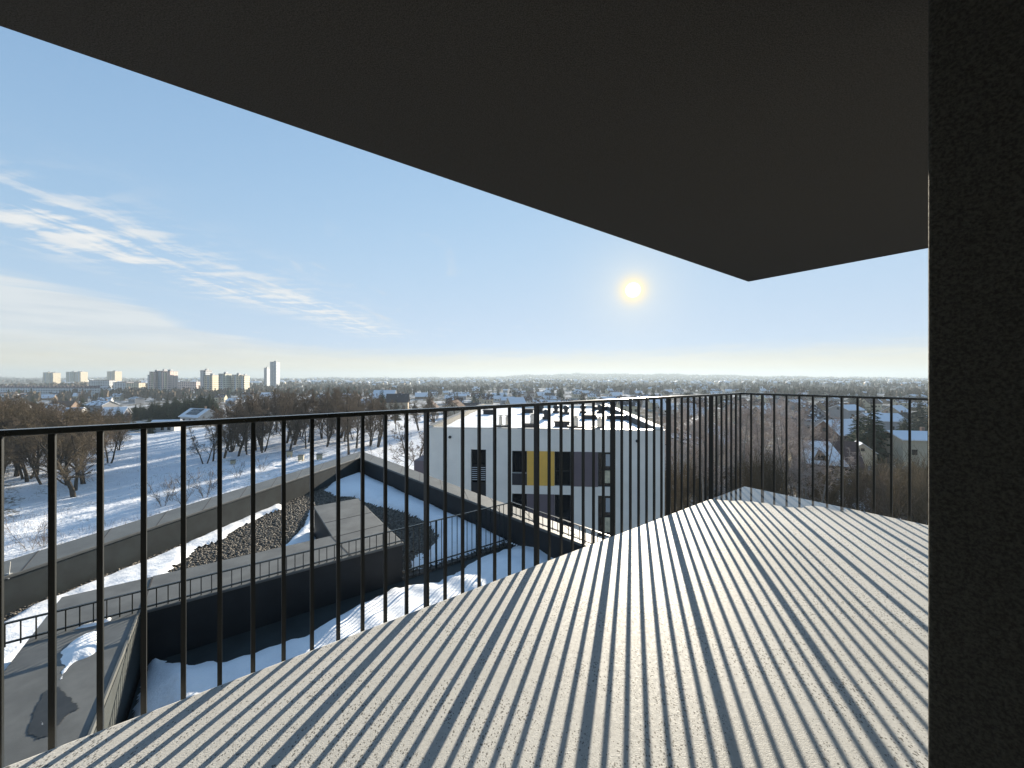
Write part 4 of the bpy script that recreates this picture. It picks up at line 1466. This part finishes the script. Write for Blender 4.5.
def gable_house(name, L, Wd, Hw, Hr, wallm, roofm, windows=False, chimney=False):
    root = empty(name)
    m1 = MB()
    hl, hw_ = L / 2, Wd / 2
    m1.add([(-hl, -hw_, -1.5), (hl, -hw_, -1.5), (hl, hw_, -1.5), (-hl, hw_, -1.5), (-hl, -hw_, Hw), (hl, -hw_, Hw), (hl, hw_, Hw), (-hl, hw_, Hw), (-hl, 0, Hw + Hr - 0.02), (hl, 0, Hw + Hr - 0.02)],
           [(0, 1, 5, 4), (2, 3, 7, 6), (1, 2, 6, 9, 5), (3, 0, 4, 8, 7), (4, 5, 9, 8), (6, 7, 8, 9)])
    m1.build('wall', wallm, root)
    m2 = MB()
    o_, th = 0.45, 0.22
    k = Hr / hw_
    ye, ze = hw_ + o_, Hw - o_ * k
    for sg in (-1, 1):
        a_ = [(-hl - o_, sg * ye, ze), (hl + o_, sg * ye, ze), (hl + o_, 0, Hw + Hr), (-hl - o_, 0, Hw + Hr)]
        b_ = [(x, y, z + th) for x, y, z in a_]
        m2.add(a_ + b_, [(0, 1, 2, 3), (7, 6, 5, 4), (0, 4, 5, 1), (1, 5, 6, 2), (2, 6, 7, 3), (3, 7, 4, 0)])
    rf = m2.build('roof', roofm, root)
    if chimney:
        m3 = MB(); m3.box((L * 0.22, 0.5, Hw + Hr + 0.3), (0.6, 0.6, 1.5)); m3.build('chimney', WALLS[2], rf)
    if windows:
        for sx in (-0.28, 0.05, 0.3):
            for sy in (-1, 1):
                m3 = MB(); m3.box((L * sx, sy * (hw_ + 0.01), Hw * 0.55), (1.1, 0.06, 1.3)); m3.build('window', M['glass'], root)
        m3 = MB(); m3.box((-hl - 0.01, 0, Hw + Hr * 0.25), (0.06, 1.2, 1.2)); m3.build('window', M['glass'], root)
    return root


HOUSES = []
for i, (L, W_, Hw, Hr) in enumerate(((11, 9, 3.2, 3.6), (9, 8, 5.2, 3.2), (13, 9, 3.0, 4.0), (10, 10, 5.4, 2.2))):
    HOUSES.append(gable_house('gabled_house', L, W_, Hw, Hr, WALLS[i], M['roof'], windows=True, chimney=True))
used_h = {id(q): [] for q in HOUSES}
cnt = 0
taken = []
for tries in range(9000):
    if cnt >= 284:
        break
    Y = math.exp(random.uniform(math.log(175), math.log(1150)))
    px_ = random.uniform(-60, 935) if tries % 3 else random.uniform(430, 935)
    X = (px_ - CX) / F * Y
    if 212 < px_ < 385 and Y < 230:
        continue
    if px_ < 112 and Y < 230:
        continue
    if 112 < px_ < 222 and Y < 340:
        continue
    if math.sin(X * 0.006 + 1.0) * math.cos(Y * 0.0045 + 0.4) > 0.62:
        continue
    if any((X - a) ** 2 + (Y - b) ** 2 < 17 ** 2 for a, b in taken):
        continue
    taken.append((X, Y))
    p = HOUSES[random.randrange(4)]
    g = gz(X, Y)
    place(p, used_h[id(p)], (X, Y, float(g)), random.choice((0.2, 0.35, 0.5, 1.75, -0.1, 0.1)) + random.uniform(-0.2, 0.2), random.uniform(0.75, 1.0),
          'gabled house with patchy snow on its roof among the valley gardens', 'snowy roofed houses in the valley', 'house')
    cnt += 1

# houses that stand out
h = gable_house('solar_house', 10.5, 7.5, 3.4, 2.6, WALLS[0], M['roof_snow'], True, True)
g_ = ground(200, 147)
h.location = g_; h.rotation_euler = (0, 0, R(-20))
tag(h, 'white house with a dark solar panel array on its snowy roof', 'house')
m3 = MB()
k = 2.6 / 3.75
for ix in range(3):
    for iy in range(2):
        x0_, x1_ = -3.2 + ix * 2.2, -1.15 + ix * 2.2
        y0_, y1_ = -3.2 + iy * 1.5, -1.85 + iy * 1.5
        m3.add([(x0_, y0_, 6.0 + y0_ * k + 0.36), (x1_, y0_, 6.0 + y0_ * k + 0.36), (x1_, y1_, 6.0 + y1_ * k + 0.36), (x0_, y1_, 6.0 + y1_ * k + 0.36)], [(0, 1, 2, 3)])
sol = m3.build('solar_panel', M['glass'], h)
sm = sol.modifiers.new('thick', 'SOLIDIFY'); sm.thickness = 0.06
h = gable_house('bungalow', 9, 7, 2.6, 1.8, WALLS[0], M['roof_snow'], True); h.location = ground(167, 124); h.scale = (0.8, 0.8, 0.8); h.rotation_euler = (0, 0, R(12)); tag(h, 'low white bungalow in the hollow behind the snow bank', 'house')
h = gable_house('snowy_gable_house', 11, 9, 3.2, 4.2, WALLS[3], M['roof_snow'], True); h.location = ground(116, 182); h.scale = (0.8, 0.8, 0.8); h.rotation_euler = (0, 0, R(16)); tag(h, 'dark gabled house with smooth white snow roof on the left', 'house')
h = gable_house('pavilion_house', 10, 9, 6.0, 2.0, WALLS[0], M['roof_snow'], True); h.location = ground(71, 160); h.scale = (0.75, 0.75, 0.85); h.rotation_euler = (0, 0, R(24)); tag(h, 'white two storey house with low snowy roof behind the left wood', 'house')
h = gable_house('pale_block_house', 10, 9, 6.4, 1.4, WALLS[1], M['roof_snow'], True, True); h.location = ground(913, 92); h.rotation_euler = (0, 0, R(-12)); tag(h, 'pale two storey house with snowy hipped top by the right wall', 'house')
# brown tiled house with a snowy dormer
h = gable_house('dormer_house', 11, 10, 2.4, 4.4, WALLS[1], M['tile'], True, True)
h.location = ground(822, 84); h.rotation_euler = (0, 0, R(-28))
tag(h, 'brown tiled house with snow heaped round its dormer below the right railing', 'house')
m3 = MB(); k = 4.4 / 5.0
for sg in (-1,):
    a_ = [(-5.7, sg * 5.3, 2.4 - 0.3 * k + 0.25), (3.4, sg * 5.3, 2.4 - 0.3 * k + 0.25), (1.2, sg * 0.5, 6.8 - 0.5 * k + 0.25), (-4.2, sg * 0.5, 6.8 - 0.5 * k + 0.25)]
    b_ = [(x, y, z + 0.15) for x, y, z in a_]
    m3.add(a_ + b_, [(0, 1, 2, 3), (7, 6, 5, 4), (0, 4, 5, 1), (1, 5, 6, 2), (2, 6, 7, 3), (3, 7, 4, 0)])
m3.build('roof_snow', M['snow'], h)
m3 = MB(); m3.add([(-2.6, -4.6, 2.9), (0.6, -4.6, 2.9), (0.6, -2.4, 2.9), (-2.6, -2.4, 2.9), (-1.0, -4.6, 5.2), (-1.0, -1.4, 5.2)], [(0, 1, 4), (0, 4, 5, 3), (1, 2, 5, 4), (3, 5, 2)])
dm = m3.build('dormer', WALLS[2], h)
m3 = MB(); m3.box((-1.0, -4.63, 3.7), (1.2, 0.06, 1.0)); m3.build('window', M['glass'], dm)
for px_, Y, rz, sc_, lb in ((838, 128, 0.3, 1.0, 'house with broad snowy roof behind the dormer house'), (812, 150, 1.8, 1.0, 'house half hidden by birches behind the dormer house'), (880, 150, -0.2, 1.1, 'long snowy roofed house between the dark spruces'), (900, 175, 0.4, 1.0, 'snowy roofed house above the pale block house'), (846, 210, 0.2, 1.1, 'small snowy roofed house far above the dormer house'),
                            (716, 88, 0.3, 0.9, 'brown house glimpsed through the birches at the railing corner'), (676, 74, 0.8, 0.8, 'shed roof just right of the white apartment house'), (702, 120, 1.2, 1.0, 'house with snowy ridge behind the birches'), (860, 92, 1.0, 0.6, 'small snow covered shed in front of the tall spruce'),
                            (385, 245, 0.1, 1.4, 'large snowy roofed house beyond the tree belt'), (398, 205, 0.2, 1.2, 'dark walled house beyond the tree belt'), (455, 170, 1.4, 0.9, 'house behind the left edge of the white apartment house')):
    p = HOUSES[random.randrange(4)]
    place(p, used_h[id(p)], ground(px_, Y), rz, sc_, lb, 'snowy roofed houses in the valley', 'house')
    used_h[id(p)][-1].pop('group', None)


# far houses on the hills beyond: too many to count
def far_houses():
    n = 1600
    az = np.radians(rng.uniform(-50, 50, n)); r = np.exp(rng.uniform(np.log(1300), np.log(6000), n))
    x, y = r * np.sin(az), r * np.cos(az)
    z = gz(x, y)
    s = rng.uniform(0.8, 1.6, n); a = rng.uniform(0, 3.14, n)
    bv = np.array([(-5, -4, -1), (5, -4, -1), (5, 4, -1), (-5, 4, -1), (-5, -4, 4), (5, -4, 4), (5, 4, 4), (-5, 4, 4), (-5, 0, 7), (5, 0, 7)], float)
    wf = [(0, 1, 5, 4), (1, 2, 6, 5), (2, 3, 7, 6), (3, 0, 4, 7), (4, 5, 9, 8), (7, 8, 9, 6)]
    v = bv[None] * s[:, None, None]
    X = v[..., 0] * np.cos(a)[:, None] - v[..., 1] * np.sin(a)[:, None] + x[:, None]
    Y = v[..., 0] * np.sin(a)[:, None] + v[..., 1] * np.cos(a)[:, None] + y[:, None]
    V = np.stack([X, Y, v[..., 2] + z[:, None]], -1).reshape(-1, 3)
    q = (np.array(wf)[None] + (np.arange(n) * 10)[:, None, None]).reshape(-1, 4)
    wm = rng.integers(0, 4, n)
    mi = np.stack([wm, wm, wm, wm, np.full(n, 4), np.full(n, 4)], 1).ravel()
    o = link(bpy.data.objects.new('far_houses', np_mesh('far_houses', V, quads=q, mats=WALLS + [M['roof_snow']], mi=mi)))
    tag(o, 'countless small snowy roofed houses on the hazy hills', kind='stuff')


far_houses()


# ------------------------------------------------------------------ tower blocks and long blocks on the left skyline
def facade_mat(name, base, win=(0.05, 0.055, 0.065), su=3.2, sv=2.8, fu=0.55, fv=0.5):
    m_ = bpy.data.materials.new(name)
    m_.use_nodes = True
    t = NT(m_.node_tree)
    b = t.n['Principled BSDF']
    x, y, z = t.xyz(t.coord())
    nx, ny, nz = t.xyz(t.n.new('ShaderNodeTexCoord').outputs['Normal'])
    side = t.m('GREATER_THAN', t.m('ABSOLUTE', nx), 0.5)
    h_ = t.m('ADD', t.m('MULTIPLY', y, side), t.m('MULTIPLY', x, t.m('SUBTRACT', 1.0, side)))
    fu_ = t.m('FRACT', t.m('ADD', t.m('DIVIDE', h_, su), 100.25))
    fv_ = t.m('FRACT', t.m('ADD', t.m('DIVIDE', z, sv), 100.3))
    k = t.m('MULTIPLY', t.m('LESS_THAN', fu_, fu), t.m('LESS_THAN', fv_, fv))
    k = t.m('MULTIPLY', k, t.m('LESS_THAN', t.m('ABSOLUTE', nz), 0.5))
    t.put(b.inputs['Base Color'], t.mix(k, base, win))
    b.inputs['Roughness'].default_value = 0.8
    return m_


FM = {'pink': facade_mat('pink_block_facade', (0.62, 0.48, 0.43)), 'green': facade_mat('green_block_facade', (0.14, 0.20, 0.15)), 'grey': facade_mat('grey_block_facade', (0.36, 0.38, 0.41)),
      'cream': facade_mat('cream_block_facade', (0.62, 0.54, 0.39)), 'sage': facade_mat('sage_block_facade', (0.42, 0.44, 0.37)), 'white': facade_mat('white_block_facade', (0.50, 0.51, 0.52), su=3.6, fu=0.45, fv=0.45),
      'silver': facade_mat('silver_tower_facade', (0.40, 0.43, 0.47), (0.22, 0.24, 0.27), 2.6, 3.3, 0.6, 0.6)}
snow_top = M['roof_snow']


def block(name, label, px0, px1, py_top, Y, depth, m_, vols=None, rz=0.18, ztop=None):
    """A slab or tower: stepped volumes (fraction of width, height offset, material) with roof slabs, lift houses and loggia strips."""
    X0, X1 = (px0 - CX) / F * Y, (px1 - CX) / F * Y
    al = math.atan2((X0 + X1) / 2, Y)
    wp_ = (X1 - X0) * math.cos(al)
    W_ = max((wp_ - depth * abs(math.sin(rz + al))) / math.cos(rz + al), wp_ * 0.35)
    zt_ = EYE - (py_top - HY) / F * Y
    zb_ = float(gz((X0 + X1) / 2, Y)) - 3
    Yc = Y + depth / 2
    b = empty(name, (((px0 + px1) / 2 - CX) / F * Yc, Yc, zb_), rz)
    tag(b, label, 'building')
    Ht = zt_ - zb_
    vols = vols or [(0.0, 1.0, 0.0, m_, 0.0)]
    for f0, f1, dh, mm, dy in vols:
        x0, x1 = (f0 - 0.5) * W_, (f1 - 0.5) * W_
        q = MB(); q.box(((x0 + x1) / 2, dy, (Ht + dh) / 2), (x1 - x0 - 0.05, depth, Ht + dh))
        vo = q.build('wall', FM[mm], b)
        q = MB(); q.box(((x0 + x1) / 2, dy, Ht + dh + 0.3), (x1 - x0 + 0.4, depth + 0.4, 0.55)); q.build('roof', M['greypanel'], vo)
        if x1 - x0 < 30 and Ht > 20:
            q = MB(); q.box(((x0 + x1) / 2 + (x1 - x0) * 0.1, dy, Ht + dh + 1.7), ((x1 - x0) * 0.32, depth * 0.35, 2.4)); q.build('lift_house', FM['grey'], vo)
            q = MB(); q.tube(((x0 + x1) / 2, dy, Ht + dh + 0.5), ((x0 + x1) / 2, dy, Ht + dh + 5.0), 0.12, 0.08, 5); q.build('antenna', M['dark_metal'], vo)
        if Ht > 20:
            nst = 1
            for s_ in range(nst):
                xs_ = x0 + (s_ + 0.5) * (x1 - x0) / nst
                q = MB(); q.box((xs_, dy - depth / 2 - 0.55, (Ht + dh) / 2), (2.4, 1.1, Ht + dh - 1.5)); q.build('loggia_strip', FM['cream' if mm == 'pink' else 'white'], vo)
    return b


block('tower_block', 'pink stepped tower block with a narrow green wing', 146, 178, 372, 520, 16, 'pink', [(0.0, 0.14, -4.5, 'green', 3), (0.145, 0.40, 0.0, 'pink', 0), (0.405, 0.62, 1.2, 'grey', 4), (0.625, 1.0, 0.5, 'pink', 1)])
block('tower_block', 'grey and cream tower block nearest the pink one', 199, 219, 371, 560, 16, 'cream', [(0.0, 0.40, 0.5, 'grey', 3), (0.405, 1.0, -6.5, 'cream', 0)])
block('tower_block', 'pale sage green tower block beside the cream ones', 218.5, 232, 374, 560, 18, 'sage', [(0.0, 1.0, 0, 'sage', 0)])
block('tower_block', 'cream stepped tower block at the right of the row', 232, 248.5, 375, 575, 16, 'cream', [(0.0, 0.6, 0, 'cream', 0), (0.605, 1.0, -1.5, 'cream', 4)])
block('slab_block', 'low pinkish slab block between two tower blocks', 177, 201, 382, 640, 12, 'pink')
block('high_rise', 'tall slim silver high rise of the far twin pair', 270, 280, 362, 820, 20, 'silver', rz=0.2)
block('high_rise', 'shorter silver high rise of the far twin pair', 264, 270.3, 368, 850, 18, 'silver', rz=0.2)
block('tower_block', 'far cream tower block leftmost on the wooded ridge', 43, 59, 372.5, 1150, 24, 'cream', [(0.0, 0.66, 0, 'cream', 0), (0.67, 1.0, -1, 'cream', 6)])
block('tower_block', 'far cream tower block second on the wooded ridge', 66, 88, 372, 1180, 24, 'cream', [(0.0, 0.5, 0, 'sage', 0), (0.505, 0.72, 0, 'cream', 4), (0.725, 1.0, 0.5, 'cream', 0)])
block('tower_block', 'far cream tower block third on the wooded ridge', 107, 122, 371.5, 1100, 24, 'cream')
block('tower_block', 'white block low behind the wooded ridge', 89, 116, 380.5, 700, 14, 'white')
lb = block('long_block', 'long white housing block with a row of dark dormers', -14, 112, 388, 470, 14, 'white', rz=-0.10)
Wl = 126 / F * 470
zb_ = lb.location.z
Hl = EYE - (388 - HY) / F * 470 - zb_
for k in range(30):
    q = MB()
    x = -Wl / 2 + (k + 0.5) * Wl / 30
    q.box((x, -4.0, Hl + 1.4), (2.6, 3.6, 2.2)); q.box((x, -3.9, Hl + 2.65), (3.2, 4.2, 0.28))
    q.build('dormer', M['greypanel'], lb)
q = MB(); q.box((0, 0.5, Hl + 1.2), (Wl - 1, 8.0, 1.6)); q.build('mansard_roof', M['roof_snow'], lb)
block('short_block', 'short white block in front of the long one', -12, 32, 394, 400, 12, 'white', rz=0.05)
block('striped_block', 'white slab block with vertical cream stripes', 112, 146, 382.5, 600, 14, 'cream', [(0, 0.5, 0, 'white', 2), (0.505, 1.0, -1.0, 'cream', 0)])
for px0, px1, top, lb_ in ((575, 580, 372.6, 'tiny far tower block on the hazy hill'), (588, 592, 373.4, 'second tiny far block on the hazy hill'), (595, 598.5, 373.6, 'third tiny far block on the hazy hill'), (656, 664, 373.5, 'wide tiny far block on the hazy hill crest')):
    block('far_block', lb_, px0, px1, top, 4700, 40, 'grey')

# ------------------------------------------------------------------ small things on the meadow
hv = empty('beehive')
q = MB(); q.box((0, 0, 0.62), (0.85, 0.75, 0.75)); q.build('hive_body', M['hive_grey'], hv)
q = MB(); q.box((0, 0, 1.04), (1.0, 0.9, 0.09)); q.build('lid', M['coping'], hv)
q = MB()
for sx in (-0.3, 0.3):
    for sy in (-0.25, 0.25):
        q.box((sx, sy, 0.05), (0.08, 0.08, 0.38))
q.build('stand', M['wood_pale'], hv)
uh = []
for px_, Y, sc_, lb_ in ((289.5, 79, 1.15, 'leftmost of three weathered beehives in the snow behind the parapet peak'), (301, 77, 1.15, 'middle one of three weathered beehives in the snow'), (319.5, 78, 1.15, 'rightmost of three weathered beehives beside the parapet peak'), (233, 72, 0.8, 'pale yellow lone beehive under the bare trees')):
    place(hv, uh, ground(px_, Y), 0.3, sc_, lb_, None, 'beehive')
# low fence across the meadow behind the belt
fn = empty('meadow_fence', ground(365, 104))
tag(fn, 'thin dark fence line crossing the snow behind the bare trees', 'fence')
fo = Vector(fn.location)
q = MB()
prev = None
for k in range(40):
    px_ = 312 + k * 2.75
    gg = ground(px_, 104 + 0.05 * k)
    if prev:
        for zz in (0.35, 0.75, 1.1):
            q.tube(Vector(prev) - fo + Vector((0, 0, zz)), Vector(gg) - fo + Vector((0, 0, zz)), 0.035, 0.035, 4, False)
    if k % 3 == 0:
        pq = MB(); pq.tube(Vector(gg) - fo + Vector((0, 0, -0.2)), Vector(gg) - fo + Vector((0, 0, 1.3)), 0.06, 0.06, 6); pq.build('post', M['trunk'], fn)
    prev = gg
q.build('wire', M['trunk'], fn)
# fallen dead branch on the snow
g_ = ground(76, 61.5)
q = MB()
for a, b, r_ in (((-1.6, 0, 0.25), (0.2, 0, 0.35), 0.16), ((0.2, 0, 0.35), (1.7, 0.3, 0.9), 0.13), ((0.4, 0, 0.4), (1.2, -0.4, 0.3), 0.09), ((1.0, 0.1, 0.6), (2.0, 0.2, 1.35), 0.07)):
    q.tube(a, b, r_, r_ * 0.7, 7)
o = q.build('fallen_log', M['trunk']); o.location = (g_[0], g_[1], g_[2]); o.rotation_euler = (0, 0, 0.3)
tag(o, 'dark fallen log lying in the snow left of the lone tree', 'log')
# a bird in flight over the skyline
q = MB()
q.tube((0, -0.22, 0), (0, 0.0, 0.02), 0.03, 0.07, 8); q.tube((0, 0.0, 0.02), (0, 0.22, 0.03), 0.07, 0.02, 8)
for sg in (-1, 1):
    q.add([(0, 0.08, 0.04), (0, -0.10, 0.04), (sg * 0.32, -0.10, 0.20), (sg * 0.32, 0.06, 0.20), (sg * 0.62, -0.16, 0.10), (0, 0.08, 0.055), (0, -0.10, 0.055), (sg * 0.32, -0.10, 0.215), (sg * 0.32, 0.06, 0.215), (sg * 0.62, -0.16, 0.112)],
          [(0, 1, 2, 3), (3, 2, 4), (8, 7, 6, 5), (9, 7, 8)])
o = q.build('bird', M['dark_metal'])
Yb = 130
o.location = ((203.5 - CX) / F * Yb, Yb, EYE + (HY - 334.5) / F * Yb); o.rotation_euler = (0.2, 0.5, 0.8)
tag(o, 'tiny dark bird flying above the left skyline', 'bird')

# ------------------------------------------------------------------ the air
hz = bpy.data.materials.new('valley_haze')
hz.use_nodes = True
t = NT(hz.node_tree)
t.n.clear()
pv = t.n.new('ShaderNodeVolumePrincipled')
pv.inputs['Color'].default_value = (0.42, 0.50, 0.57, 1)
pv.inputs['Density'].default_value = 0.00025
pv.inputs['Anisotropy'].default_value = 0.2
ot = t.n.new('ShaderNodeOutputMaterial')
t.l.new(pv.outputs[0], ot.inputs['Volume'])
q = MB(); q.box((0, 0, 35), (15200, 15200, 142))
o = q.build('haze', hz)
tag(o, 'thin pale winter haze filling the valley', kind='stuff')
